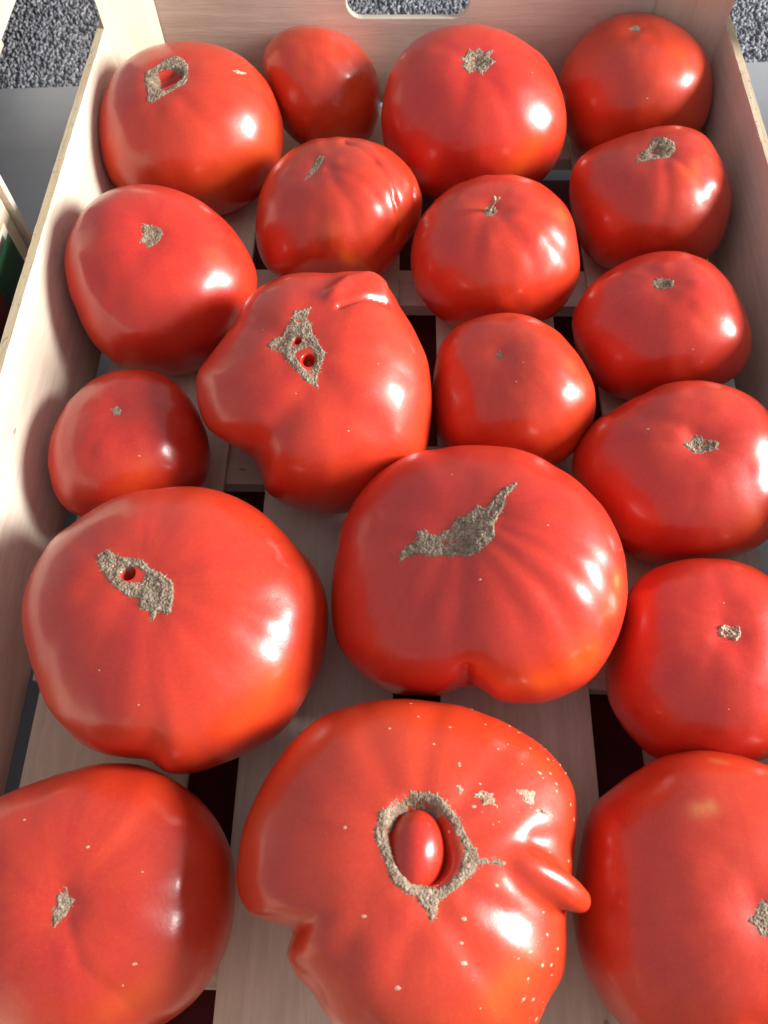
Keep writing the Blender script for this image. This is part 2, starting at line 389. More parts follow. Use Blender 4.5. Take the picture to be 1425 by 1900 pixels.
def crate(loc, label, band=None):
    t = empty('wooden_crate', loc, label, 'crate', 'wooden fruit crates on the table')
    side_panel(-1, t, t); side_panel(1, t, t)
    end_panel(.489, t); end_panel(-.1042, t)
    post([(-.1768, .4575), (-.1768, .4885), (-.1525, .4885)], TZ, .118, t)
    post([(.1870, .4665), (.1870, .4885), (.1493, .4885)], TZ, .118, t)
    post([(-.1737, -.072), (-.1737, -.0995), (-.148, -.0995)], TZ, .118, t)
    post([(.1855, -.072), (.1855, -.0995), (.158, -.0995)], TZ, .118, t)
    for i, (a, b) in enumerate(((-.1662, -.0924), (-.0705, -.0024), (.0195, .0876), (.1095, .1778))):
        v, f = box(a, b, -.104, .4935, -.004, 0); bevel(link_mesh('slat', v, f, M_WY, t, smooth=False), .0005)
    for i, (a, b) in enumerate(((-.104, -.080), (-.030, -.005), (.0935, .1185), (.200, .2245), (.322, .3495), (.4475, .4885))):
        v, f = box(-.1728, .1848, a, b, -.0135, -.0042); bevel(link_mesh('batten', v, f, M_WX, t, smooth=False), .0005)
    if band:   # printed label wrapped on the outer face of a side board
        s = band
        rx = .1925 if s > 0 else -.1812
        for nm, y0, y1, z0, z1, m, lift in (('printed_band', .436, .468, .004, .0728, M_GREEN, .0016), ('printed_picture', -.08, .4355, .004, .0728, M_REDP, .0016)):
            v = [(rx + s * (.0028 * math.sin(math.pi * (y + .1) / .57) * (zz / .075) + lift), y, zz) for y in np.linspace(y0, y1, 30) for zz in (z0, z1)]
            f = [(2 * i, 2 * i + 1, 2 * i + 3, 2 * i + 2) for i in range(29)]
            link_mesh(nm, v, f, m, t, smooth=False)
    return t
crate((0, 0, 0), 'shallow pale wooden crate holding the big red tomatoes, in the middle of the table')

DATA = json.loads(r"""{"T1":{"C":[-0.12794,0.41494,0.04219],"pole":[-0.0876,-0.2105,0.9737],"a":0.05184,"b":0.04147,"e":2.35,"dimple":0.05,"seed":10,"lobes":7,"rib":0.0054,"gain":[1.072,1.059,1.052,1.04,1.013,0.988,0.964,0.946,0.928,0.917,0.918,0.925,0.939,0.962,0.987,1.002,1.008,1.011,1.015,1.02,1.028,1.044,1.065,1.08,1.068,1.043,1.027,1.006,0.994,0.989,0.979,0.981,0.998,1.018,1.033,1.043,1.051,1.062,1.076,1.081],"gx":[0.9716,0.1879,-0.1436],"gy":[-0.0019,0.6136,0.7896],"gw":[0.2365,-0.767,0.5965],"strokes":[[[[-0.171,-0.211,0.963],[-0.005,-0.127,0.992]],-0.005,0.16,"p"],[[[0.135,0.16,0.978],[0.6,0.085,0.796],[0.93,-0.033,0.365]],-0.00035999999999999997,0.08,"g"],[[[0.193,-0.513,0.837],[0.476,-0.722,0.502],[0.5,-0.659,-0.562]],-0.00046,0.1,"g"],[[[-0.856,0.144,0.497],[-0.706,-0.586,0.397],[-0.71,-0.699,-0.085]],-0.00031,0.12,"g"]],"orange":[[[[0.914,-0.344,0.215],[0.385,-0.923,-0.013]],0.5,0.18],[[[-0.71,-0.699,-0.085],[-0.499,-0.841,-0.211]],0.4,0.12]],"pale":[],"scar":[[[-0.034,0.2326,0.972],[0.093,0.1747,0.9802],[0.1777,0.0488,0.9829],[0.201,-0.197,0.9596],[0.1569,-0.2958,0.9423],[0.0681,-0.3503,0.9341],[-0.1014,-0.4621,0.881],[-0.2307,-0.5411,0.8087],[-0.3016,-0.5092,0.8061],[-0.3092,-0.4003,0.8626],[-0.3847,-0.1794,0.9054],[-0.3794,-0.0638,0.923],[-0.3066,0.0085,0.9518],[-0.1752,0.1482,0.9733]],[[[-0.1992,-0.3242,0.9248],[-0.2481,-0.1799,0.9519],[-0.2343,-0.0714,0.9695],[-0.1644,-0.0087,0.9864],[-0.0086,0.0073,0.9999],[0.0855,-0.0565,0.9947],[0.1059,-0.1469,0.9835],[0.0585,-0.2678,0.9617],[-0.0421,-0.3817,0.9233],[-0.1312,-0.3984,0.9078]]],0.9],"scab":[[[0.6565,0.0788,0.7502],[0.7084,0.1199,0.6956],[0.7649,0.1383,0.6292],[0.7491,0.0834,0.6572],[0.6899,0.0567,0.7217]]]},
"T2":{"C":[-0.05315,0.46115,0.03628],"pole":[0.0446,0.5042,0.8624],"a":0.03463,"b":0.03637,"e":2.1,"dimple":0.05,"seed":17,"lobes":5,"rib":0.0054,"gain":[1.051,1.019,0.996,0.971,0.932,0.909,0.901,0.895,0.908,0.936,0.955,0.963,0.981,1.015,1.052,1.083,1.103,1.098,1.064,1.018,0.976,0.942,0.923,0.914,0.914,0.925,0.941,0.961,0.982,0.993,1.015,1.042,1.049,1.062,1.101,1.131,1.127,1.106,1.084,1.069],"gx":[0.9956,0.0767,-0.0534],"gy":[-0.001,0.5803,0.8144],"gw":[0.0934,-0.8108,0.5778],"strokes":[[[[-0.73,-0.068,0.68],[-0.217,-0.3,0.929],[0.224,-0.087,0.971]],0.00026000000000000003,0.12,"g"]],"orange":[[[[-0.397,-0.773,0.495]],0.6,0.14],[[[-0.22,-0.391,0.894]],0.4,0.1]],"pale":[]},
"T3":{"C":[0.04117,0.42699,0.04429],"pole":[-0.0515,-0.2403,0.9693],"a":0.05154,"b":0.04381,"e":2.35,"dimple":0.05,"seed":24,"lobes":9,"rib":0.0016,"gain":[1.05,1.018,0.986,0.965,0.946,0.92,0.9,0.889,0.886,0.889,0.901,0.924,0.95,0.978,1.006,1.037,1.057,1.06,1.06,1.061,1.064,1.068,1.074,1.075,1.07,1.053,1.031,1.014,0.996,0.988,0.99,0.987,0.991,1.015,1.041,1.065,1.081,1.087,1.086,1.074],"gx":[0.997,-0.0605,0.0474],"gy":[-0.0016,0.6006,0.7996],"gw":[-0.0769,-0.7973,0.5987],"strokes":[[[[-0.051,-0.2,0.978]],-0.00127,0.1,"g"],[[[-0.152,-0.511,0.846],[-0.243,-0.832,0.499],[-0.287,-0.954,-0.088]],-0.00031,0.09,"g"],[[[0.114,-0.515,0.85],[0.331,-0.806,0.491],[0.538,-0.832,-0.138]],-0.00035999999999999997,0.09,"g"],[[[0.277,-0.033,0.96],[0.697,-0.084,0.712],[0.906,-0.158,0.392]],-0.00041,0.1,"g"]],"orange":[[[[0.602,-0.751,0.273],[0.275,-0.959,-0.065]],0.6,0.16],[[[0.826,-0.284,0.487]],0.4,0.1]],"pale":[],"scar":[[[-0.2739,-0.1687,0.9469],[-0.2041,-0.1372,0.9693],[-0.1516,-0.0055,0.9884],[-0.0996,-0.0742,0.9923],[-0.0242,0.0038,0.9997],[0.0503,-0.0674,0.9965],[0.1807,-0.0072,0.9835],[0.1159,-0.1433,0.9829],[0.193,-0.2285,0.9542],[0.1006,-0.3211,0.9417],[0.0214,-0.448,0.8938],[-0.0661,-0.3612,0.9302],[-0.1543,-0.4137,0.8973],[-0.2148,-0.3395,0.9158],[-0.26,-0.2985,0.9183],[-0.2147,-0.243,0.946]],[],1.0],"specks":[[0.6073,-0.2717,0.7465,0.00029]],"tips":[[-0.8212,-0.5707,-0.0057],[-0.6826,-0.7235,-0.1032]]},
"T4":{"C":[0.14179,0.45765,0.04008],"pole":[-0.2468,0.1142,0.9623],"a":0.04474,"b":0.03713,"e":2.35,"dimple":0.05,"seed":31,"lobes":6,"rib":0.0011,"gain":[1.022,0.995,0.965,0.933,0.904,0.884,0.874,0.879,0.904,0.935,0.963,0.989,1.014,1.02,1.012,1.004,0.998,1.005,1.011,1.021,1.038,1.044,1.042,1.042,1.048,1.053,1.056,1.056,1.04,1.021,1.019,1.016,1.005,1.022,1.052,1.069,1.099,1.103,1.075,1.049],"gx":[0.9695,-0.1992,0.1426],"gy":[-0.0009,0.579,0.8153],"gw":[-0.245,-0.7906,0.5612],"strokes":[[[[-0.247,0.122,0.961]],-0.00061,0.13,"g"]],"orange":[[[[0.353,-0.438,0.827]],0.4,0.14]],"pale":[],"scar":[[[-0.3412,0.1579,0.9266],[-0.2812,0.2078,0.9369],[-0.2099,0.2062,0.9557],[-0.1485,0.1305,0.9803],[-0.1951,0.0915,0.9765],[-0.1803,0.0292,0.9832],[-0.2512,0.0731,0.9652],[-0.2986,0.0906,0.9501]],[],0.6],"specks":[[-0.0837,-0.8765,0.4741,0.00043]]},
"T5":{"C":[0.14006,0.36469,0.03727],"pole":[-0.2047,-0.0249,0.9785],"a":0.04215,"b":0.03582,"e":2.35,"dimple":0.05,"seed":38,"lobes":9,"rib":0.0063,"gain":[1.009,0.981,0.954,0.934,0.931,0.944,0.96,0.965,0.956,0.941,0.924,0.907,0.897,0.902,0.926,0.97,1.034,1.094,1.11,1.09,1.071,1.062,1.058,1.057,1.059,1.063,1.059,1.031,0.996,0.971,0.959,0.97,0.994,1.023,1.08,1.126,1.12,1.092,1.065,1.039],"gx":[0.9615,-0.2018,0.1864],"gy":[-0.0037,0.6691,0.7432],"gw":[-0.2747,-0.7153,0.6426],"strokes":[[[[-0.199,0.008,0.98]],-0.00106,0.11,"g"],[[[0.004,-0.191,0.982],[0.307,-0.499,0.81],[0.432,-0.711,0.554]],-0.00043,0.09,"g"],[[[-0.086,-0.293,0.952],[-0.069,-0.702,0.709],[-0.113,-0.956,0.27]],-0.00067,0.1,"g"],[[[-0.311,-0.338,0.888],[-0.544,-0.668,0.508],[-0.552,-0.834,-0.02]],-0.00023999999999999998,0.1,"g"],[[[0.044,0.121,0.992],[0.439,0.033,0.898],[0.727,-0.058,0.684]],-0.00034,0.08,"g"]],"orange":[[[[0.237,-0.449,0.861]],0.7,0.14],[[[-0.497,-0.868,0.004]],0.3,0.1]],"pale":[[[[0.332,-0.276,0.902],[0.322,-0.708,0.628]],0.2,0.08]],"scar":[[[-0.4824,-0.1675,0.8598],[-0.4531,0.0192,0.8913],[-0.307,0.1057,0.9458],[-0.1701,0.2996,0.9388],[-0.0372,0.2585,0.9653],[0.0765,0.1102,0.991],[0.0805,-0.0702,0.9943],[-0.0207,-0.2002,0.9795],[-0.2376,-0.1927,0.9521],[-0.3731,-0.1919,0.9077]],[[[-0.2918,0.0215,0.9562],[-0.2113,0.0435,0.9765],[-0.1135,-0.0223,0.9933],[-0.2038,-0.0621,0.977]]],1.0],"specks":[[0.249,-0.7626,0.597,0.00031]]},
"T6":{"C":[-0.03701,0.35374,0.03726],"pole":[-0.2943,-0.0703,0.9531],"a":0.04347,"b":0.03651,"e":2.35,"dimple":0.05,"seed":45,"lobes":8,"rib":0.0067,"gain":[1.08,1.093,1.086,1.055,1.016,0.989,0.956,0.926,0.908,0.896,0.908,0.917,0.95,0.965,0.985,1.0,1.018,1.03,1.036,1.052,1.06,1.096,1.132,1.164,1.185,1.135,1.057,0.985,0.957,0.925,0.941,0.944,0.961,1.011,1.008,0.989,0.981,0.989,1.01,1.063],"gx":[0.9971,0.0589,-0.0491],"gy":[-0.004,0.6793,0.7338],"gw":[0.0765,-0.7315,0.6776],"strokes":[[[[-0.28,0.03,0.96],[-0.353,-0.246,0.903],[-0.533,-0.564,0.631]],-0.00057,0.104,"g"],[[[0.127,0.467,0.875],[0.551,-0.014,0.834],[0.715,-0.414,0.564],[0.787,-0.601,0.141]],-0.0028,0.045,"c"],[[[0.452,0.594,0.666],[0.817,0.355,0.454],[0.916,-0.128,0.381],[0.923,-0.382,0.035]],-0.0024,0.045,"c"],[[[-0.073,-0.259,0.963],[0.221,-0.658,0.72],[0.272,-0.868,0.416],[0.263,-0.907,-0.33]],-0.0007099999999999999,0.104,"g"],[[[-0.225,-0.328,0.918],[-0.18,-0.753,0.632],[-0.155,-0.987,-0.04]],-0.0004,0.117,"g"],[[[-0.082,-0.144,0.986],[0.417,-0.393,0.819],[0.604,-0.612,0.511],[0.55,-0.814,-0.185]],-0.00061,0.078,"g"]],"orange":[[[[0.132,-0.979,0.157],[0.45,-0.887,-0.106]],0.9,0.12],[[[-0.051,-0.868,0.493]],0.5,0.14],[[[0.789,-0.478,0.387]],0.4,0.1]],"pale":[],"scar":[[[-0.4257,-0.3139,0.8487],[-0.3637,-0.108,0.9252],[-0.2949,0.1041,0.9498],[-0.2313,0.1339,0.9636],[-0.1587,0.1038,0.9819],[-0.2153,-0.0282,0.9761],[-0.2937,-0.1989,0.935]],[],0.6]},
"T7":{"C":[0.05029,0.32306,0.03696],"pole":[-0.176,-0.0565,0.9828],"a":0.0438,"b":0.03635,"e":2.35,"dimple":0.05,"seed":52,"lobes":8,"rib":0.0036,"gain":[1.028,1.006,1.0,0.995,0.983,0.963,0.947,0.938,0.932,0.93,0.934,0.94,0.953,0.97,0.985,0.997,1.012,1.029,1.04,1.052,1.065,1.071,1.069,1.06,1.048,1.032,1.017,1.004,0.986,0.973,0.965,0.971,0.988,1.01,1.045,1.075,1.085,1.092,1.091,1.065],"gx":[0.9941,-0.0726,0.0809],"gy":[-0.0051,0.7128,0.7013],"gw":[-0.1086,-0.6976,0.7082],"strokes":[[[[-0.178,-0.073,0.981]],-0.00078,0.12,"g"],[[[-0.072,-0.225,0.972],[0.279,-0.672,0.686],[0.462,-0.886,-0.021]],-0.0005600000000000001,0.1,"g"],[[[-0.263,-0.198,0.944],[-0.346,-0.701,0.623],[-0.347,-0.931,-0.111]],-0.00035,0.1,"g"],[[[0.047,-0.135,0.99],[0.493,-0.343,0.799],[0.812,-0.512,0.28]],-0.00043,0.1,"g"]],"orange":[[[[0.705,-0.078,0.705]],0.7,0.13],[[[-0.32,-0.893,0.316]],0.3,0.2]],"pale":[],"scar":[[[-0.2811,-0.1041,0.954],[-0.2417,-0.006,0.9703],[-0.1737,0.0101,0.9847],[-0.1076,-0.0273,0.9938],[-0.0904,-0.1389,0.9862],[-0.1774,-0.2029,0.963],[-0.2357,-0.1767,0.9556]],[],0.9],"stalk":[[-0.2009,-0.0889,0.9756]]},
"T8":{"C":[-0.12893,0.29843,0.04178],"pole":[0.153,-0.1635,0.9746],"a":0.04818,"b":0.03951,"e":2.35,"dimple":0.05,"seed":59,"lobes":6,"rib":0.0016,"gain":[1.052,1.027,0.99,0.96,0.948,0.946,0.947,0.955,0.97,0.986,1.002,1.017,1.03,1.04,1.039,1.026,1.009,0.998,0.989,0.981,0.974,0.972,0.972,0.988,1.018,1.041,1.054,1.053,1.039,1.036,1.048,1.06,1.056,1.04,1.023,1.009,1.003,1.012,1.029,1.048],"gx":[0.9596,0.1953,-0.2026],"gy":[-0.0058,0.7335,0.6797],"gw":[0.2813,-0.6511,0.705],"strokes":[[[[0.153,-0.168,0.974]],-0.00061,0.12,"g"],[[[-0.63,-0.303,0.715],[-0.484,-0.743,0.462],[-0.152,-0.935,0.32],[0.155,-0.955,0.253]],0.00061,0.1,"g"],[[[0.099,-0.351,0.931],[-0.189,-0.752,0.631],[-0.329,-0.886,0.328]],-0.00041,0.14,"g"]],"orange":[[[[0.791,-0.221,0.571]],0.5,0.15],[[[-0.555,-0.804,0.215]],0.3,0.1]],"pale":[],"scar":[[[0.0201,-0.2725,0.962],[0.0557,-0.1907,0.9801],[0.0371,-0.1127,0.9929],[0.0357,-0.011,0.9993],[0.1015,-0.0182,0.9947],[0.1588,-0.0272,0.9869],[0.259,-0.044,0.9649],[0.2805,-0.1185,0.9525],[0.2628,-0.2086,0.942],[0.1782,-0.3009,0.9369],[0.1173,-0.3393,0.9333],[0.085,-0.2808,0.956]],[],0.9]},
"T9":{"C":[-0.0424,0.22408,0.04533],"pole":[-0.0311,-0.0912,0.9953],"a":0.0559,"b":0.04472,"e":2.35,"dimple":0.05,"seed":66,"lobes":7,"rib":0.0027,"gain":[1.015,1.005,1.002,0.998,1.01,1.036,1.092,1.135,1.083,1.032,1.032,1.038,1.034,1.015,0.975,0.924,0.905,0.898,0.933,0.994,0.987,0.985,0.961,0.887,0.82,0.783,0.822,0.949,1.002,1.029,1.046,1.083,1.099,1.123,1.141,1.145,1.128,1.096,1.053,1.028],"gx":[0.9941,0.0693,-0.0833],"gy":[-0.0088,0.8182,0.5748],"gw":[0.108,-0.5707,0.814],"strokes":[[[[-0.076,-0.069,0.995]],-0.004,0.045,"p"],[[[0.044,-0.294,0.955]],-0.006,0.075,"p"],[[[0.187,-0.447,0.875],[0.351,-0.642,0.682],[0.554,-0.681,0.479]],-0.00136,0.14,"g"],[[[0.219,0.419,0.881],[0.3,0.549,0.78],[0.414,0.562,0.716],[0.54,0.525,0.658]],0.003,0.08,"g"],[[[0.294,0.276,0.915],[0.401,0.314,0.86],[0.523,0.361,0.772],[0.625,0.392,0.675]],-0.0019,0.032,"g"],[[[-0.619,-0.778,-0.109],[-0.31,-0.793,0.525],[-0.003,-0.618,0.786]],-0.0025499999999999997,0.16,"g"],[[[-0.756,0.418,0.505],[-0.467,0.121,0.876],[-0.246,-0.024,0.969]],-0.00136,0.12,"g"],[[[0.092,-0.456,0.885],[0.254,-0.772,0.582],[0.274,-0.949,-0.159]],-0.00051,0.12,"g"]],"orange":[[[[0.766,-0.073,0.639]],0.2,0.15]],"pale":[],"scar":[[[-0.3732,-0.0846,0.9239],[-0.3482,-0.0621,0.9354],[-0.3087,0.0003,0.9512],[-0.241,-0.0024,0.9705],[-0.211,0.0582,0.9757],[-0.1725,0.1026,0.9797],[-0.1424,0.1434,0.9794],[-0.1143,0.2444,0.9629],[-0.0504,0.2569,0.9651],[-0.0091,0.2842,0.9587],[0.0448,0.2997,0.953],[0.0236,0.2456,0.9691],[0.0033,0.1717,0.9851],[0.0532,0.0945,0.9941],[0.0728,-0.0051,0.9973],[0.1217,-0.0811,0.9892],[0.1614,-0.1551,0.9746],[0.1964,-0.2067,0.9585],[0.1948,-0.2676,0.9436],[0.175,-0.3088,0.9349],[0.1531,-0.3725,0.9153],[0.1395,-0.43,0.892],[0.1249,-0.4691,0.8743],[0.1435,-0.542,0.8281],[0.0967,-0.5108,0.8542],[0.0568,-0.5047,0.8614],[0.0036,-0.4735,0.8808],[-0.0184,-0.4231,0.9059],[-0.0971,-0.3594,0.9281],[-0.1554,-0.2893,0.9445],[-0.2243,-0.1974,0.9543],[-0.3007,-0.1593,0.9403],[-0.3659,-0.106,0.9246]],[[[-0.1317,-0.0834,0.9878],[-0.1022,-0.0192,0.9946],[-0.0513,-0.0099,0.9986],[-0.0308,-0.0435,0.9986],[-0.0463,-0.0977,0.9941],[-0.0819,-0.1337,0.9876],[-0.1292,-0.128,0.9833]],[[-0.0923,-0.2117,0.973],[-0.0476,-0.1812,0.9823],[0.0343,-0.14,0.9896],[0.0871,-0.1906,0.9778],[0.1199,-0.255,0.9595],[0.1178,-0.3092,0.9437],[0.0766,-0.3814,0.9212],[0.0267,-0.3952,0.9182],[-0.03,-0.3394,0.9402],[-0.0729,-0.2769,0.9581]]],1.1],"specks":[[0.3629,-0.7487,0.5547,0.00036],[0.6278,-0.222,0.746,0.00031],[-0.442,0.1206,0.8889,0.00029],[-0.0607,-0.5829,0.8103,0.00029]]},
"T10":{"C":[0.13493,0.27428,0.035],"pole":[-0.2617,0.0665,0.9629],"a":0.04088,"b":0.0327,"e":2.35,"dimple":0.05,"seed":73,"lobes":7,"rib":0.0011,"gain":[1.021,0.977,0.941,0.926,0.928,0.937,0.946,0.956,0.965,0.971,0.976,0.98,0.983,0.987,0.996,1.014,1.04,1.066,1.083,1.097,1.102,1.08,1.051,1.037,1.038,1.047,1.053,1.045,1.029,1.011,0.991,0.983,0.987,0.991,1.006,1.037,1.07,1.09,1.088,1.062],"gx":[0.9539,-0.1861,0.2354],"gy":[-0.0071,0.7704,0.6376],"gw":[-0.3,-0.6098,0.7336],"strokes":[[[[-0.258,0.083,0.963]],-0.00061,0.13,"g"]],"orange":[[[[0.286,-0.574,0.767]],0.5,0.16],[[[0.309,0.278,0.909]],0.3,0.12]],"pale":[],"scar":[[[-0.4003,0.1247,0.9079],[-0.3241,0.2015,0.9243],[-0.2084,0.1827,0.9608],[-0.0982,0.0831,0.9917],[-0.1329,-0.0327,0.9906],[-0.2623,-0.0503,0.9637],[-0.3716,-0.0076,0.9284]],[],0.8],"specks":[[0.0727,-0.8066,0.5866,0.00031]]},
"T11":{"C":[0.05602,0.23192,0.03613],"pole":[-0.3502,0.0128,0.9366],"a":0.03996,"b":0.03317,"e":2.35,"dimple":0.05,"seed":80,"lobes":7,"rib":0.0009,"gain":[0.967,0.939,0.908,0.886,0.878,0.876,0.884,0.901,0.917,0.938,0.963,0.989,1.019,1.053,1.083,1.105,1.107,1.079,1.043,1.018,1.007,1.012,1.037,1.072,1.09,1.085,1.066,1.044,1.028,1.02,1.011,1.011,1.026,1.04,1.043,1.031,1.011,1.002,0.997,0.985],"gx":[0.9904,-0.0722,0.1178],"gy":[-0.0088,0.8178,0.5754],"gw":[-0.1379,-0.5709,0.8094],"strokes":[[[[-0.347,-0.003,0.938]],-0.00061,0.13,"g"]],"orange":[[[[0.613,-0.15,0.776]],0.4,0.12]],"pale":[],"scar":[[[-0.3961,0.0182,0.918],[-0.3611,0.0346,0.9319],[-0.3397,0.0787,0.9372],[-0.3134,0.027,0.9492],[-0.282,-0.0093,0.9594],[-0.3152,-0.0376,0.9483],[-0.3187,-0.0878,0.9438],[-0.3525,-0.0454,0.9347],[-0.3846,-0.062,0.921],[-0.3695,-0.0131,0.9291]],[],0.6],"specks":[[-0.1187,-0.463,0.8784,0.00034],[-0.0231,-0.2092,0.9776,0.00029]]},
"T12":{"C":[0.13162,0.18737,0.03556],"pole":[-0.0631,-0.1425,0.9878],"a":0.04472,"b":0.03488,"e":2.35,"dimple":0.05,"seed":87,"lobes":7,"rib":0.0013,"gain":[1.035,1.031,1.037,1.043,1.042,1.037,1.025,1.007,0.991,0.978,0.966,0.948,0.926,0.91,0.915,0.948,0.997,1.046,1.085,1.106,1.102,1.074,1.037,1.01,1.002,1.007,1.015,1.014,0.999,0.982,0.972,0.971,0.98,0.999,1.037,1.076,1.085,1.075,1.062,1.046],"gx":[0.9446,-0.1521,0.2909],"gy":[-0.011,0.871,0.4911],"gw":[-0.3281,-0.4671,0.8211],"strokes":[[[[-0.061,-0.138,0.989]],-0.00122,0.18,"g"],[[[-0.747,0.622,0.237],[-0.575,0.336,0.746],[-0.119,0.034,0.992]],-0.00082,0.12,"g"],[[[0.068,0.015,0.998],[0.557,0.304,0.773],[0.813,0.306,0.495]],-0.00051,0.14,"g"]],"orange":[[[[0.417,-0.76,0.499]],0.5,0.14],[[[0.31,0.628,0.714]],0.3,0.12]],"pale":[],"scar":[[[-0.2839,-0.1381,0.9489],[-0.171,-0.0742,0.9825],[-0.1139,0.0062,0.9935],[-0.0583,-0.0104,0.9982],[-0.0076,-0.0692,0.9976],[0.0754,-0.0961,0.9925],[0.1555,-0.1206,0.9804],[0.1046,-0.2168,0.9706],[-0.0202,-0.2516,0.9676],[-0.1513,-0.2654,0.9522],[-0.2266,-0.1882,0.9556]],[],1.1],"specks":[[-0.6054,0.1291,0.7854,0.00048]]},
"T13":{"C":[-0.13377,0.20189,0.03082],"pole":[0.0899,0.0351,0.9953],"a":0.03745,"b":0.03109,"e":2.35,"dimple":0.05,"seed":94,"lobes":6,"rib":0.0013,"gain":[1.043,1.024,1.011,1.008,1.013,1.02,1.028,1.031,1.023,1.004,0.984,0.971,0.963,0.952,0.936,0.924,0.916,0.916,0.928,0.947,0.968,0.995,1.031,1.071,1.114,1.133,1.115,1.076,1.032,0.998,0.971,0.952,0.947,0.955,0.978,1.01,1.039,1.06,1.066,1.058],"gx":[0.9459,0.1769,-0.2718],"gy":[-0.0103,0.854,0.5202],"gw":[0.3242,-0.4893,0.8097],"strokes":[[[[0.082,0.05,0.995]],-0.00061,0.13,"g"]],"orange":[[[[0.491,-0.625,0.607],[0.28,-0.845,0.455]],0.5,0.14]],"pale":[],"scar":[[[-0.0164,0.0633,0.9979],[0.047,0.0745,0.9961],[0.0778,0.1353,0.9878],[0.1298,0.077,0.9885],[0.1806,0.0471,0.9824],[0.1526,0.0136,0.9882],[0.171,-0.051,0.984],[0.107,-0.0293,0.9938],[0.0535,-0.0403,0.9978],[0.0456,0.0126,0.9989]],[],0.7],"specks":[[0.4342,-0.5731,0.6949,0.00036]]},
"T14":{"C":[-0.09467,0.10402,0.04262],"pole":[-0.0352,0.0677,0.9971],"a":0.05981,"b":0.04306,"e":2.35,"dimple":0.05,"seed":101,"lobes":10,"rib":0.0054,"gain":[1.101,1.105,1.089,1.062,1.02,1.012,1.024,1.031,1.044,1.055,1.058,1.061,1.075,1.076,1.07,1.067,1.084,1.069,1.054,1.033,1.002,0.969,0.955,0.955,0.955,0.952,0.95,0.925,0.888,0.87,0.942,0.96,0.97,0.983,1.004,1.042,1.058,1.071,1.088,1.094],"gx":[0.963,0.0974,-0.2514],"gy":[-0.0149,0.9503,0.3111],"gw":[0.2692,-0.2958,0.9165],"strokes":[[[[-0.202,0.196,0.96]],-0.007,0.075,"p"],[[[0.106,-0.135,0.985],[0.289,-0.562,0.775],[0.369,-0.929,0.009]],-0.00035,0.08,"g"],[[[0.09,-0.183,0.979],[0.109,-0.611,0.784],[-0.027,-0.982,0.188]],-0.00041,0.09,"g"],[[[0.19,-0.086,0.978],[0.522,-0.431,0.736],[0.669,-0.74,0.072]],-0.00035,0.09,"g"],[[[0.264,0.012,0.965],[0.675,-0.188,0.713],[0.905,-0.395,0.155]],-0.00044,0.07,"g"],[[[0.251,0.086,0.964],[0.67,0.006,0.742],[0.978,-0.116,0.173]],-0.00035,0.06,"g"],[[[0.189,0.208,0.96],[0.616,0.401,0.678],[0.87,0.403,0.285]],-0.00032,0.08,"g"],[[[-0.241,0.341,0.909],[-0.087,0.657,0.749],[0.014,0.888,0.46]],-0.00023,0.1,"g"],[[[-0.348,0.194,0.917],[-0.601,-0.183,0.778],[-0.75,-0.48,0.455]],-0.00023,0.1,"g"],[[[-0.146,-0.041,0.988],[-0.31,-0.519,0.796],[-0.439,-0.85,0.29]],-0.00023,0.1,"g"]],"orange":[[[[0.819,-0.376,0.434],[0.614,-0.707,0.353]],0.6,0.14],[[[-0.641,-0.624,0.447]],0.4,0.12]],"pale":[],"scar":[[[-0.447,0.3217,0.8347],[-0.3853,0.3773,0.8421],[-0.2957,0.3313,0.896],[-0.1825,0.3191,0.93],[-0.0922,0.3127,0.9454],[-0.0111,0.2385,0.9711],[0.1047,0.1972,0.9748],[0.211,0.1048,0.9718],[0.2345,0.0055,0.9721],[0.2232,-0.1651,0.9607],[0.1114,-0.1526,0.982],[0.0937,-0.2477,0.9643],[0.0418,-0.1586,0.9865],[-0.0343,-0.124,0.9917],[-0.0634,-0.0295,0.9976],[-0.161,-0.0231,0.9867],[-0.256,0.0436,0.9657],[-0.3279,0.1047,0.9389],[-0.3753,0.173,0.9106],[-0.4108,0.2279,0.8828]],[[[-0.28,0.1959,0.9398],[-0.2327,0.2513,0.9395],[-0.1206,0.2543,0.9596],[-0.0424,0.2031,0.9782],[-0.0667,0.1163,0.991],[-0.1823,0.1067,0.9774],[-0.2482,0.1348,0.9593]]],1.1],"specks":[[-0.2846,-0.5633,0.7757,0.00036],[0.0209,-0.7452,0.6665,0.00038]]},
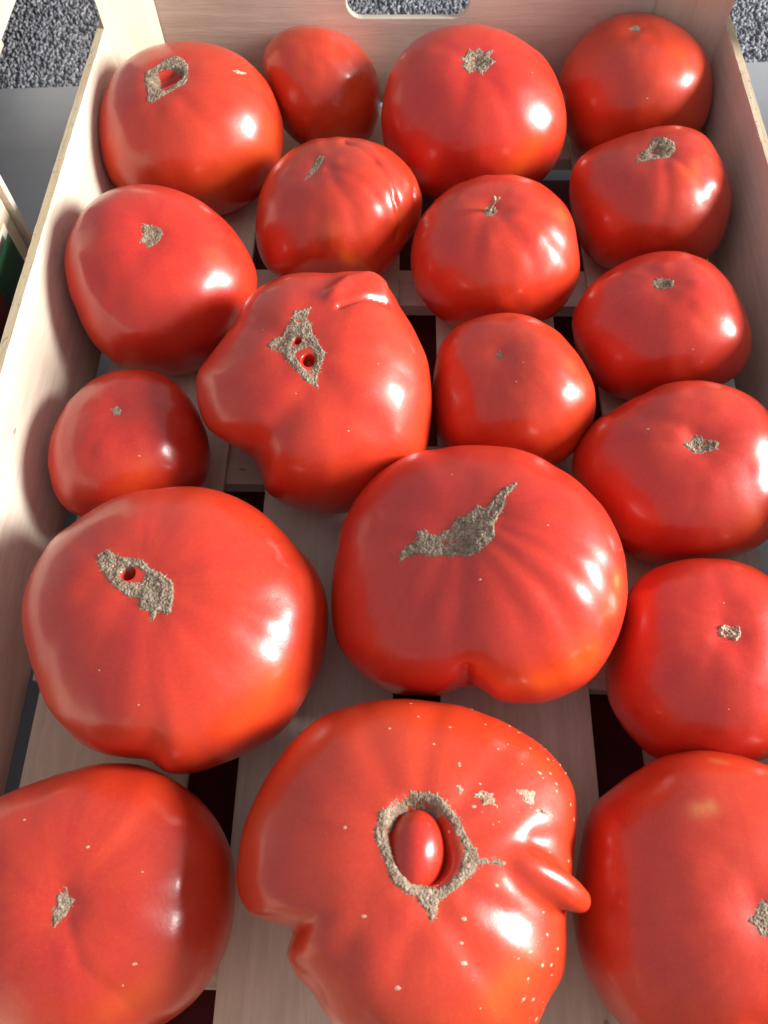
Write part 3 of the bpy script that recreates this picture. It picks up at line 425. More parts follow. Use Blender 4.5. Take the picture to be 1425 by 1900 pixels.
"T15":{"C":[0.03382,0.12904,0.04688],"pole":[-0.3312,0.0724,0.9408],"a":0.05914,"b":0.04258,"e":2.35,"dimple":0.05,"seed":108,"lobes":11,"rib":0.0063,"gain":[1.022,1.023,1.013,1.006,0.992,0.984,0.975,0.985,0.986,0.981,0.99,1.0,1.019,1.068,1.09,1.103,1.104,1.096,1.092,1.077,1.08,1.09,1.113,1.128,1.106,1.081,1.036,0.961,0.9,0.816,0.813,0.907,0.96,1.009,1.032,1.056,1.06,1.049,1.04,1.029],"gx":[0.9951,-0.0242,0.096],"gy":[-0.0136,0.9271,0.3747],"gw":[-0.0981,-0.3742,0.9222],"strokes":[[[[-0.642,-0.041,0.765],[-0.278,-0.034,0.96],[0.018,0.197,0.98]],-0.00103,0.14,"g"],[[[-0.224,-0.202,0.953],[-0.238,-0.643,0.728],[-0.161,-0.986,0.038]],-0.00087,0.09,"g"],[[[-0.152,-0.913,0.379],[-0.136,-0.977,0.164],[-0.109,-0.986,-0.127]],-0.005,0.05,"c"],[[[-0.087,-0.169,0.982],[0.169,-0.57,0.804],[0.397,-0.914,0.089]],-0.00047,0.08,"g"],[[[0.003,-0.079,0.997],[0.35,-0.42,0.837],[0.558,-0.721,0.41]],-0.00079,0.07,"g"],[[[0.094,0.019,0.995],[0.522,-0.285,0.804],[0.75,-0.565,0.344]],-0.0007099999999999999,0.065,"g"],[[[0.144,0.116,0.983],[0.553,-0.061,0.831],[0.862,-0.277,0.425]],-0.00051,0.07,"g"],[[[-0.363,-0.185,0.913],[-0.486,-0.6,0.635],[-0.47,-0.867,-0.164]],-0.00035999999999999997,0.08,"g"],[[[-0.603,-0.148,0.784],[-0.752,-0.452,0.479],[-0.761,-0.648,0.02]],-0.00035999999999999997,0.1,"g"],[[[0.201,0.428,0.881],[0.409,0.589,0.696],[0.537,0.695,0.478]],-0.0004,0.1,"g"],[[[-0.162,0.335,0.928],[-0.092,0.592,0.801],[-0.049,0.878,0.476]],-0.0002,0.1,"g"]],"orange":[[[[0.317,-0.876,0.363],[0.586,-0.692,0.422]],0.9,0.14],[[[0.738,-0.424,0.525],[0.837,-0.235,0.494]],0.9,0.1],[[[-0.023,-0.902,0.431],[0.216,-0.956,0.199]],0.6,0.12]],"pale":[[[[0.822,-0.236,0.518]],0.8,0.035]],"scar":[[[-0.7072,-0.174,0.6853],[-0.7016,-0.0853,0.7075],[-0.6743,-0.0495,0.7368],[-0.6349,-0.0242,0.7722],[-0.5991,0.0042,0.8007],[-0.6069,0.0818,0.7905],[-0.5706,0.0793,0.8174],[-0.541,0.0865,0.8366],[-0.5235,0.0458,0.8508],[-0.4701,0.0346,0.882],[-0.4237,0.0539,0.9042],[-0.408,0.0833,0.9092],[-0.3446,0.0804,0.9353],[-0.3217,0.1383,0.9367],[-0.273,0.2064,0.9396],[-0.21,0.1967,0.9577],[-0.1436,0.243,0.9593],[-0.0866,0.2992,0.9502],[-0.048,0.2642,0.9633],[0.0132,0.2723,0.9621],[0.0722,0.3464,0.9353],[0.1374,0.4098,0.9018],[0.2005,0.4544,0.8679],[0.2456,0.4571,0.8548],[0.2058,0.388,0.8984],[0.1499,0.3299,0.932],[0.1219,0.2281,0.966],[0.0759,0.1354,0.9879],[0.0401,0.0693,0.9968],[0.0389,-0.065,0.9971],[-0.0096,-0.115,0.9933],[-0.0903,-0.1696,0.9814],[-0.1792,-0.2143,0.9602],[-0.2636,-0.1915,0.9454],[-0.3501,-0.1804,0.9192],[-0.4462,-0.1728,0.8781],[-0.4963,-0.1661,0.8521],[-0.5606,-0.1368,0.8167],[-0.6137,-0.1341,0.7781],[-0.6626,-0.1358,0.7365]],[[[-0.4323,-0.0492,0.9004],[-0.4012,-0.0148,0.9159],[-0.3668,-0.0449,0.9292],[-0.3735,-0.0684,0.9251],[-0.4079,-0.0703,0.9103]],[[-0.3367,-0.0554,0.94],[-0.3198,-0.0191,0.9473],[-0.2924,-0.0348,0.9557],[-0.3004,-0.0701,0.9512]],[[0.0145,0.2229,0.9747],[0.0409,0.2201,0.9746],[0.0347,0.1772,0.9836],[0.0134,0.1687,0.9856]]],1.2],"specks":[[-0.1654,-0.9553,0.2452,0.00038],[-0.0851,-0.4037,0.9109,0.00048],[-0.2724,0.6113,0.743,0.00036],[0.4292,0.0399,0.9023,0.00036],[0.8745,-0.0055,0.4851,0.00031],[0.914,-0.0799,0.3978,0.00031]]},
"T16":{"C":[0.13075,0.09558,0.03403],"pole":[-0.0619,0.1081,0.9922],"a":0.04242,"b":0.03394,"e":2.35,"dimple":0.05,"seed":115,"lobes":7,"rib":0.0009,"gain":[0.902,0.915,0.937,0.964,0.997,1.033,1.067,1.088,1.09,1.088,1.088,1.082,1.071,1.057,1.032,0.997,0.961,0.932,0.925,0.936,0.959,0.996,1.034,1.06,1.075,1.09,1.098,1.082,1.046,1.016,0.997,0.983,0.978,0.984,0.985,0.967,0.938,0.914,0.897,0.894],"gx":[0.9348,-0.0824,0.3456],"gy":[-0.0157,0.9622,0.2718],"gw":[-0.3549,-0.2594,0.8982],"strokes":[[[[-0.067,0.102,0.993]],-0.00046,0.16,"g"],[[[-0.072,0.418,0.906],[-0.038,0.739,0.673]],-0.00035999999999999997,0.1,"g"]],"orange":[[[[0.174,-0.767,0.617]],0.2,0.1]],"pale":[],"scab":[[[-0.2156,0.0971,0.9716],[-0.1803,0.1727,0.9683],[-0.1182,0.1903,0.9746],[-0.0624,0.1492,0.9868],[0.035,0.1764,0.9837],[0.0472,0.0612,0.997],[-0.0203,-0.0126,0.9997],[-0.0818,0.0268,0.9963],[-0.1443,0.0386,0.9888],[-0.202,0.0421,0.9785]]],"specks":[[-0.0796,0.4323,0.8982,0.00034],[-0.1731,-0.6528,0.7375,0.00031]]},
"T17":{"C":[-0.11252,-0.00203,0.03672],"pole":[0.0648,0.0153,0.9978],"a":0.04927,"b":0.03695,"e":2.35,"dimple":0.05,"seed":122,"lobes":7,"rib":0.0016,"gain":[1.054,1.059,1.068,1.072,1.072,1.06,1.045,1.043,1.046,1.048,1.051,1.048,1.036,1.044,1.071,1.115,1.159,1.15,1.095,1.035,0.986,0.951,0.931,0.923,0.923,0.924,0.919,0.91,0.905,0.905,0.904,0.912,0.928,0.948,0.972,1.002,1.032,1.052,1.061,1.059],"gx":[0.9457,0.0191,-0.3243],"gy":[-0.0199,0.9998,0.0007],"gw":[0.3243,0.0058,0.9459],"strokes":[[[[0.057,0.016,0.998]],-0.0008399999999999999,0.2,"g"],[[[0.134,-0.097,0.986],[0.282,-0.404,0.87],[0.553,-0.605,0.572],[0.674,-0.736,0.062]],-0.00061,0.07,"g"],[[[0.11,0.163,0.98],[0.429,0.492,0.757],[0.611,0.758,0.228]],-0.00061,0.12,"g"],[[[0.194,0.207,0.959],[0.406,0.69,0.6],[0.221,0.97,0.098]],0.00031,0.1,"g"]],"orange":[[[[0.699,-0.481,0.529],[0.446,-0.684,0.577]],0.5,0.13]],"pale":[],"scar":[[[-0.004,-0.1135,0.9935],[-0.0201,-0.0261,0.9995],[0.0036,0.0417,0.9991],[-0.0093,0.1194,0.9928],[0.0529,0.1423,0.9884],[0.0708,0.1865,0.9799],[0.0972,0.1108,0.9891],[0.1652,0.0853,0.9826],[0.1285,0.0338,0.9911],[0.1055,-0.0477,0.9933],[0.052,-0.0938,0.9942],[0.0258,-0.1544,0.9877]],[],0.8],"specks":[[-0.3634,0.5878,0.7228,0.00048],[0.179,0.4707,0.8639,0.00053],[0.6304,-0.3538,0.691,0.00058],[0.5577,-0.5041,0.6594,0.00036],[0.6067,0.2732,0.7465,0.00031]]},
"T18":{"C":[0.00439,0.00791,0.04553],"pole":[0.1348,0.1718,0.9759],"a":0.05944,"b":0.04398,"e":2.35,"dimple":0.05,"seed":129,"lobes":9,"rib":0.0054,"gain":[0.986,1.039,1.124,1.21,1.226,1.214,1.189,1.152,1.138,1.117,1.117,1.116,1.128,1.142,1.137,1.117,1.104,1.095,1.087,1.064,1.046,0.961,0.746,0.807,0.8,0.782,0.81,0.836,0.851,0.885,0.904,0.926,0.943,0.966,1.012,1.001,0.985,0.996,0.971,0.959],"gx":[0.9997,0.0193,0.0142],"gy":[-0.0196,0.9995,0.0245],"gw":[-0.0137,-0.0248,0.9996],"strokes":[[[[0.057,0.348,0.936],[0.11,0.193,0.975]],-0.018,0.25,"p"],[[[-0.256,0.116,0.96],[-0.522,-0.05,0.851],[-0.902,-0.375,0.214]],-0.00095,0.14,"g"],[[[-0.777,-0.28,0.564],[-0.871,-0.427,0.243]],-0.0007,0.08,"g"],[[[0.068,-0.202,0.977],[-0.064,-0.481,0.875],[-0.186,-0.963,0.195]],-0.0005899999999999999,0.09,"g"],[[[0.218,-0.169,0.961],[0.389,-0.41,0.825],[0.576,-0.66,0.482]],-0.0007099999999999999,0.09,"g"],[[[0.767,0.244,0.594],[0.961,0.225,0.159]],-0.0016,0.08,"g"],[[[0.403,-0.069,0.913],[0.683,-0.179,0.708],[0.892,-0.391,0.227]],-0.0007700000000000001,0.09,"g"],[[[-0.222,0.378,0.899],[-0.45,0.54,0.711],[-0.595,0.783,0.183]],-0.00047999999999999996,0.1,"g"],[[[0.07,0.566,0.822],[0.099,0.787,0.609],[0.184,0.965,0.185]],-0.00047999999999999996,0.08,"g"],[[[-0.075,0.532,0.843],[-0.235,0.732,0.639],[-0.279,0.923,0.266]],-0.00041999999999999996,0.08,"g"],[[[0.321,0.454,0.831],[0.503,0.636,0.586],[0.591,0.792,0.153]],-0.0007099999999999999,0.08,"g"],[[[0.423,0.324,0.846],[0.675,0.4,0.62],[0.91,0.396,0.122]],-0.00054,0.09,"g"],[[[-0.249,-0.017,0.968],[-0.374,-0.324,0.869],[-0.466,-0.689,0.556]],-0.00047999999999999996,0.1,"g"]],"orange":[[[[0.687,-0.382,0.618],[0.476,-0.583,0.659]],0.6,0.13],[[[0.693,0.644,0.323]],0.3,0.1]],"pale":[],"scar":[[[-0.2401,0.3144,0.9184],[-0.2072,0.432,0.8778],[-0.1362,0.4624,0.8761],[-0.0534,0.5243,0.8499],[0.0287,0.5589,0.8287],[0.1138,0.5527,0.8256],[0.1948,0.5257,0.828],[0.27,0.4773,0.8362],[0.3246,0.4155,0.8497],[0.3663,0.3413,0.8657],[0.4052,0.2662,0.8746],[0.4415,0.2243,0.8688],[0.4678,0.1471,0.8715],[0.5377,0.1592,0.8279],[0.5948,0.1491,0.7899],[0.6609,0.1136,0.7418],[0.6096,0.1125,0.7847],[0.5479,0.1278,0.8267],[0.464,0.1252,0.8769],[0.4494,0.0997,0.8877],[0.4298,0.0653,0.9005],[0.3615,-0.0127,0.9323],[0.2767,-0.0688,0.9585],[0.2018,-0.1233,0.9716],[0.1711,-0.1972,0.9653],[0.1324,-0.2422,0.9612],[0.1268,-0.1658,0.978],[0.0903,-0.1562,0.9836],[0.0444,-0.0851,0.9954],[-0.0272,-0.0654,0.9975],[-0.1095,-0.0136,0.9939],[-0.1549,0.0752,0.9851],[-0.1984,0.1833,0.9628],[-0.2347,0.2552,0.938]],[[[-0.1678,0.3149,0.9342],[-0.1366,0.3811,0.9144],[-0.0663,0.4419,0.8946],[0.0318,0.4969,0.8672],[0.1162,0.4778,0.8708],[0.2368,0.4539,0.859],[0.3064,0.3674,0.8781],[0.3562,0.2709,0.8942],[0.3707,0.1845,0.9102],[0.3525,0.0769,0.9326],[0.2847,0.0059,0.9586],[0.1963,-0.0392,0.9798],[0.1095,-0.0197,0.9938],[0.034,0.002,0.9994],[-0.0402,0.0471,0.9981],[-0.1025,0.1109,0.9885],[-0.1394,0.2109,0.9675]]],1.1],"scab":[[[0.4064,0.5291,0.7449],[0.4497,0.5325,0.7171],[0.5053,0.5008,0.7027],[0.5121,0.4712,0.7181],[0.5382,0.4306,0.7245],[0.4937,0.4519,0.743],[0.4642,0.4525,0.7614],[0.4441,0.488,0.7514],[0.414,0.5066,0.7563]],[[0.6165,0.4997,0.6085],[0.6472,0.4981,0.5771],[0.6955,0.4768,0.5375],[0.7051,0.4202,0.5712],[0.6715,0.4337,0.6008],[0.6456,0.4543,0.6138],[0.6477,0.4708,0.599]],[[0.3008,0.5806,0.7566],[0.3468,0.5587,0.7534],[0.3327,0.5315,0.779],[0.3112,0.5517,0.7738]],[[0.7201,0.3983,0.5682],[0.7609,0.3824,0.5242],[0.8027,0.3585,0.4766],[0.7476,0.3723,0.5499]]],"specks":[[0.3286,-0.3401,0.8811,0.00053],[0.3312,-0.4341,0.8378,0.00053],[-0.0695,-0.5699,0.8188,0.00053],[0.6204,-0.2838,0.7311,0.00053],[0.7078,-0.347,0.6153,0.00053],[0.756,-0.4029,0.5158,0.00053],[0.8066,-0.3989,0.4362,0.00053],[0.8316,-0.2606,0.4905,0.00053],[0.6732,-0.476,0.5659,0.00053],[0.6337,-0.5667,0.5265,0.00053],[0.3568,-0.2101,0.9102,0.00053],[0.578,-0.0048,0.816,0.00053],[0.4391,0.5727,0.6923,0.00053],[0.7051,0.5568,0.4391,0.00053],[0.7496,0.5493,0.3693,0.00053],[0.7817,0.5013,0.3709,0.00053],[0.8239,0.5528,0.125,0.00053],[0.8462,0.1886,0.4984,0.00053],[0.9465,0.1463,0.2875,0.00053],[0.686,0.2409,0.6865,0.00053],[0.308,0.6856,0.6597,0.00053],[0.7245,0.389,0.569,0.00053],[0.4133,0.4572,0.7875,0.00053],[0.8709,0.4075,0.2746,0.00053],[0.9127,0.3452,0.2186,0.00053],[0.792,0.4691,0.3907,0.00053],[0.8705,-0.3244,0.3701,0.00053],[0.6853,-0.5633,0.4615,0.00053],[0.6937,-0.6453,0.32,0.00053],[0.2864,0.346,0.8934,0.00053],[0.7977,0.5936,0.1063,0.00053],[0.3312,-0.4341,0.8378,0.00077],[-0.0695,-0.5699,0.8188,0.00077],[0.62,0.028,0.7841,0.00077],[-0.4144,0.3062,0.857,0.00062],[-0.2978,-0.2067,0.932,0.00062],[0.1466,0.7892,0.5964,0.00043],[0.0487,0.8974,0.4386,0.00043],[0.2364,0.8457,0.4784,0.00043],[0.4304,0.8344,0.3442,0.00043],[0.5091,0.7146,0.4797,0.00043],[0.5592,0.8134,0.1602,0.00043],[0.7012,0.5608,0.4403,0.00043],[0.5532,0.727,0.4068,0.00043],[0.0059,0.9547,0.2975,0.00043],[-0.1239,0.8389,0.5301,0.00043],[0.311,0.6745,0.6696,0.00043],[0.3615,0.9248,0.1185,0.00043],[0.6026,0.7743,0.1934,0.00043],[0.7351,0.6177,0.2794,0.00043],[0.6537,0.6807,0.3306,0.00043],[0.7208,0.5337,0.4423,0.00026],[0.7511,0.4071,0.5196,0.00013],[0.6244,0.6149,0.4816,0.00026],[0.6147,0.4305,0.6609,0.00018],[0.4942,0.4644,0.7349,0.00013],[0.7689,0.3653,0.5248,0.00013],[0.7054,0.6982,0.1223,0.00018],[0.6705,0.7329,0.1157,0.00018],[0.8005,-0.4437,0.4028,0.00026],[0.5562,0.8177,0.1482,0.00013],[0.6928,-0.3763,0.6151,0.00018],[0.7528,-0.3139,0.5787,0.00013],[0.6217,-0.5781,0.5285,0.00018],[0.631,-0.3892,0.6711,0.00018],[0.8368,-0.5053,0.2109,0.00026],[0.7668,-0.3842,0.5142,0.00013],[0.6922,-0.3535,0.6292,0.00013],[0.6185,0.5012,0.6051,0.00018],[0.5526,0.3538,0.7546,0.00018],[0.6441,-0.5504,0.5311,0.00013],[0.6009,0.6979,0.3898,0.00013],[0.6155,0.7752,0.1424,0.00026],[0.7087,0.6662,0.2321,0.00013],[0.8878,-0.3428,0.3071,0.00013],[0.3924,-0.6178,0.6815,0.00026],[0.7141,-0.2213,0.6642,0.00013],[0.5247,0.3433,0.779,0.00026],[0.6708,-0.4927,0.5543,0.00013],[0.7085,0.694,0.1278,0.00018],[0.7904,-0.5763,0.2076,0.00018],[0.7686,-0.2972,0.5665,0.00018],[0.794,-0.5738,0.201,0.00013],[0.7259,0.6768,0.1225,0.00013],[0.6149,-0.3805,0.6907,0.00013],[0.5796,0.75,0.3187,0.00013],[0.7309,0.6741,0.1068,0.00026],[0.6361,-0.3848,0.6688,0.00026],[0.6948,0.4068,0.593,0.00026],[0.8318,-0.144,0.5361,0.00036],[0.3679,-0.5038,0.7815,0.00013],[0.7455,-0.5728,0.3408,0.00018],[0.7976,-0.2809,0.5338,0.00018],[0.4682,-0.6179,0.6317,0.00013],[0.4608,0.4189,0.7824,0.00013],[0.4952,0.1549,0.8548,0.00018],[0.6132,0.4225,0.6675,0.00013],[0.6423,0.3944,0.6572,0.00018],[0.7469,0.391,0.5379,0.00013],[0.7507,0.6517,0.108,0.00013],[0.6837,0.3452,0.6429,0.00018],[0.6821,-0.3256,0.6547,0.00018],[0.7467,-0.6111,0.2627,0.00018],[0.5365,0.6065,0.5868,0.00013],[0.7627,0.6113,0.2113,0.00026]],"nose":[[0.02414,0.00792,0.03213,0.00173],[0.03093,0.00723,0.03263,0.00378],[0.03713,0.00578,0.03263,0.00526],[0.04307,0.00338,0.03013,0.00597],[0.04864,0.00072,0.02663,0.00601],[0.05352,-0.00172,0.02263,0.00536],[0.05738,-0.00355,0.01913,0.00423]],"berry":[[0.0451,0.2494,0.9674],[0.00198,0.0109,0.041]]},
"T19":{"C":[0.11782,0.00248,0.0377],"pole":[0.0319,-0.0409,0.9987],"a":0.05028,"b":0.03872,"e":2.35,"dimple":0.05,"seed":136,"lobes":8,"rib":0.0009,"gain":[0.938,0.985,1.031,1.077,1.109,1.128,1.128,1.116,1.111,1.105,1.107,1.103,1.085,1.073,1.071,1.084,1.072,1.032,1.014,1.019,1.029,1.043,1.055,1.057,1.054,1.049,1.045,1.04,1.008,0.968,0.928,0.887,0.873,0.852,0.831,0.835,0.839,0.85,0.875,0.901],"gx":[0.9407,0.0186,0.3388],"gy":[-0.0199,0.9998,0.0004],"gw":[-0.3388,-0.0071,0.9408],"strokes":[[[[0.04,-0.042,0.998]],-0.00031,0.16,"g"],[[[-0.05,0.113,0.992],[-0.347,0.446,0.825],[-0.474,0.809,0.348]],-0.00035999999999999997,0.12,"g"]],"orange":[],"pale":[[[[-0.31,0.619,0.722],[-0.206,0.647,0.734]],0.55,0.055],[[[-0.024,0.896,0.443],[0.019,0.887,0.462]],0.4,0.035]],"scar":[[[-0.117,-0.0846,0.9895],[-0.0341,-0.0316,0.9989],[0.0005,0.046,0.9989],[0.0875,0.0765,0.9932],[0.1661,0.0575,0.9844],[0.2025,-0.0698,0.9768],[0.1397,-0.1995,0.9699],[-0.0121,-0.2102,0.9776],[-0.037,-0.1374,0.9898]],[],1.1]}}""")
# ---------------------------------------------------------------- tomatoes
def inside(P, poly):
    x, y = P[:, 0], P[:, 1]; r = np.zeros(len(P), bool)
    for (x1, y1), (x2, y2) in zip(poly, np.roll(poly, -1, 0)):
        c = (y1 > y) != (y2 > y)
        if y1 != y2: r ^= c & (x < (x2 - x1) * (y - y1) / (y2 - y1) + x1)
    return r
def edge_dist(P, poly):
    best = np.full(len(P), 9.)
    for a, b in zip(poly, np.roll(poly, -1, 0)):
        ab = b - a; L = ab @ ab + 1e-14; t = np.clip(((P - a) @ ab) / L, 0, 1); best = np.minimum(best, np.linalg.norm(P - (a + t[:, None] * ab), axis=1))
    return best
def spiky(poly, rng, step, lo, hi):
    """little pointed tongues all along an outline"""
    area = 0.5 * np.sum(poly[:, 0] * np.roll(poly[:, 1], -1) - np.roll(poly[:, 0], -1) * poly[:, 1]); s = 1 if area > 0 else -1
    out = []
    for a, b in zip(poly, np.roll(poly, -1, 0)):
        d = b - a; L = np.linalg.norm(d)
        if L < 1e-9: continue
        d = d / L; nrm = np.array([d[1], -d[0]]) * s; n = max(1, int(round(L / step)))
        for i in range(n):
            p = a + d * L * i / n; w = L / n; out.append(p + nrm * rng.uniform(-.25, .25) * step)
            if rng.rand() < .72: out.append(p + d * w * .25); out.append(p + d * w * rng.uniform(.4, .6) + nrm * (lo + (hi - lo) * rng.rand() ** 2.2))
    return np.array(out)
def patch(T, outer, holes, name, mat, parent, h0, seed, spikes=True, res=.0042):
    """a thin crust lying on the skin inside an outline; its rim dips below the skin"""
    rng = np.random.RandomState(seed); m = _n(np.mean(outer, 0)); x, y, _ = basis(m)
    g = lambda ds: np.array([[(np.dot(d, x)) / np.dot(d, m), np.dot(d, y) / np.dot(d, m)] for d in np.asarray(ds)])
    po = g(outer); size = np.ptp(po, axis=0).max(); k = 1.0 / T['a']
    if spikes: po = spiky(po, rng, .0010 * k, .0002 * k, .0021 * k)
    ph = [spiky(g(h), rng, .0012 * k, -.0006 * k, .0004 * k) if spikes else g(h) for h in holes]
    s = max(.00018 * k, size / 230); mg = .0012 * k
    u = np.arange(po[:, 0].min() - mg, po[:, 0].max() + mg, s); v = np.arange(po[:, 1].min() - mg, po[:, 1].max() + mg, s)
    U, Vv = np.meshgrid(u, v); Q = np.stack([U.ravel(), Vv.ravel()], 1)
    sd = edge_dist(Q, po) * np.where(inside(Q, po), 1, -1)
    if not spikes: sd = sd + .0009 * k * vnoise(np.c_[Q, Q[:, 0]], 900 / k, seed) * .6
    for h in ph: sd = np.minimum(sd, edge_dist(Q, h) * np.where(inside(Q, h), -1, 1))
    sd = sd / k                                   # metres
    D = _n(m + Q[:, :1] * x + Q[:, 1:] * y); P = skin(T, D)
    e = 1e-3; n = np.cross(skin(T, _n(D + e * x)) - P, skin(T, _n(D + e * y)) - P); n = _n(n); n *= np.sign((n * D).sum(1))[:, None]
    r1 = vnoise(P, 700, seed); r2 = vnoise(P, 1900, seed + 1); r3 = vnoise(P, 260, seed + 2)
    h = h0 * .00028 * np.clip(sd / .0006 + .05, -1.4, 1) + np.clip(sd / .0006, 0, 1) * h0 * (.00026 * r1 + .00022 * r2 + .00024 * r3 + .00002)
    P = P + n * h[:, None]
    keep = sd > -.0007; ny, nx = len(v), len(u); idx = np.arange(nx * ny).reshape(ny, nx)
    F = np.stack([idx[:-1, :-1], idx[:-1, 1:], idx[1:, 1:], idx[1:, :-1]], -1).reshape(-1, 4); F = F[keep[F].all(1)]
    used = np.unique(F); mp = np.zeros(nx * ny, int); mp[used] = np.arange(len(used)); F = mp[F]
    a, b, c = P[used][F[0][:3]]
    if np.dot(np.cross(b - a, c - a), m) < 0: F = F[:, ::-1]
    return link_mesh(name, P[used], F.tolist(), mat, parent)
def skin_normal(T, d):
    x, y, _ = basis(d); Q = skin(T, _n(np.array([d, d + .01 * x, d + .01 * y]))); n = _n(np.cross(Q[1] - Q[0], Q[2] - Q[0])); return Q[0], n * np.sign(n @ Q[0])
def tube(name, pts, rad, mat, parent, seg=40, taper_ends=True, nc=36):
    """smooth tapered body along a centre line (Catmull-Rom)"""
    pts = np.array(pts, float); rad = np.array(rad, float); n = len(pts); ts = np.linspace(0, n - 1, seg); C, R = [], []
    for t in ts:
        i = min(int(t), n - 2); f = t - i; g = [max(i - 1, 0), i, i + 1, min(i + 2, n - 1)]
        cr = lambda A: .5 * (2 * A[g[1]] + f * (A[g[2]] - A[g[0]]) + f * f * (2 * A[g[0]] - 5 * A[g[1]] + 4 * A[g[2]] - A[g[3]]) + f ** 3 * (3 * A[g[1]] - A[g[0]] - 3 * A[g[2]] + A[g[3]]))
        C.append(cr(pts)); R.append(cr(rad))
    C, R = np.array(C), np.array(R)
    if taper_ends:
        d = C[-1] - C[-2]; d /= np.linalg.norm(d); c0, r0 = C[-1], R[-1]
        for a in np.linspace(12, 88, 9): C = np.vstack([C, c0 + d * r0 * math.sin(math.radians(a))]); R = np.append(R, r0 * math.cos(math.radians(a)))
    V = []; tang = np.gradient(C, axis=0); up = np.array([0, 0, 1.])
    for c, r, t in zip(C, R, tang):
        t = t / np.linalg.norm(t); a = np.cross(up, t); a /= np.linalg.norm(a); b = np.cross(t, a)
        for w in range(nc): V.append(c + r * (math.cos(w * 2 * math.pi / nc) * a + math.sin(w * 2 * math.pi / nc) * b))
    m = len(C); F = [(i * nc + j, i * nc + (j + 1) % nc, (i + 1) * nc + (j + 1) % nc, (i + 1) * nc + j) for i in range(m - 1) for j in range(nc)]
    F.append(tuple(range(nc - 1, -1, -1))); F.append(tuple((m - 1) * nc + j for j in range(nc)))
    return link_mesh(name, V, F, mat, parent)
def meridians(o, P, pole, org, pal):
    x, y, p = basis(pole); D = _n(P); c = D @ p; ph = np.arctan2(D @ y, D @ x); th = np.arccos(np.clip(c, -1, 1)); w = np.clip(np.sin(th) * 3, 0, 1)
    attr(o, 'merid', np.stack([np.cos(ph) * w, np.sin(ph) * w, th], 1), 'FLOAT_VECTOR'); attr(o, 'orange', org); attr(o, 'pale', pal)
def melt(body, horn, line, T, fld):
    """grow the horn out of the fruit: one closed skin, softened where the two meet"""
    bv = [v.co[:] for v in body.data.vertices]; n = len(bv); fs = [tuple(p.vertices) for p in body.data.polygons]
    bv += [v.co[:] for v in horn.data.vertices]; fs += [tuple(i + n for i in p.vertices) for p in horn.data.polygons]
    tmp = link_mesh('melt', bv, fs, None); md = tmp.modifiers.new('r', 'REMESH'); md.mode = 'VOXEL'; md.voxel_size = .0008
    dg = bpy.context.evaluated_depsgraph_get(); me = bpy.data.meshes.new_from_object(tmp.evaluated_get(dg), depsgraph=dg)
    bpy.data.objects.remove(tmp); bpy.data.objects.remove(horn)
    V = np.zeros(len(me.vertices) * 3); me.vertices.foreach_get('co', V); V = V.reshape(-1, 3)
    E = np.zeros(len(me.edges) * 2, int); me.edges.foreach_get('vertices', E); E = E.reshape(-1, 2); deg = np.bincount(E.ravel(), minlength=len(V))[:, None]
    L, R = line[:, :3], line[:, 3]; dmin = np.full(len(V), 9.); tm = np.zeros(len(V))
    for i in range(len(L) - 1):
        ab = L[i + 1] - L[i]; t = np.clip(((V - L[i]) @ ab) / (ab @ ab), 0, 1); dd = np.linalg.norm(V - (L[i] + t[:, None] * ab), axis=1) - (R[i] + t * (R[i + 1] - R[i]))
        m = dd < dmin; dmin[m] = dd[m]; tm[m] = (i + t)[m]
    w = np.exp(-(np.clip(dmin, 0, 1) / .0028) ** 2) * np.clip((5.2 - tm) / 1.5, 0, 1)
    for it in range(44):
        A = np.zeros_like(V); np.add.at(A, E[:, 0], V[E[:, 1]]); np.add.at(A, E[:, 1], V[E[:, 0]])
        k = np.maximum(w, .6 if it < 3 else 0)[:, None] * .6; V = V + (A / deg - V) * k
    me.vertices.foreach_set('co', V.ravel()); me.polygons.foreach_set('use_smooth', [True] * len(me.polygons)); me.update()
    me.materials.clear(); me.materials.append(M_TOM); old = body.data; body.data = me; me.name = 'body'; bpy.data.meshes.remove(old)
    D = _n(V)
    f = lambda Ls: np.clip(sum([s[1] * np.exp(-(seg_angle(D, np.array(s[0])) / s[2]) ** 2) for s in Ls], np.zeros(len(D))), 0, 1)
    meridians(body, V, T['pole'], f(T['orange']), f(T['pale']))
NR, NC = 190, 250
FACES = None
def name_is_stub(T): return 'scar' not in T
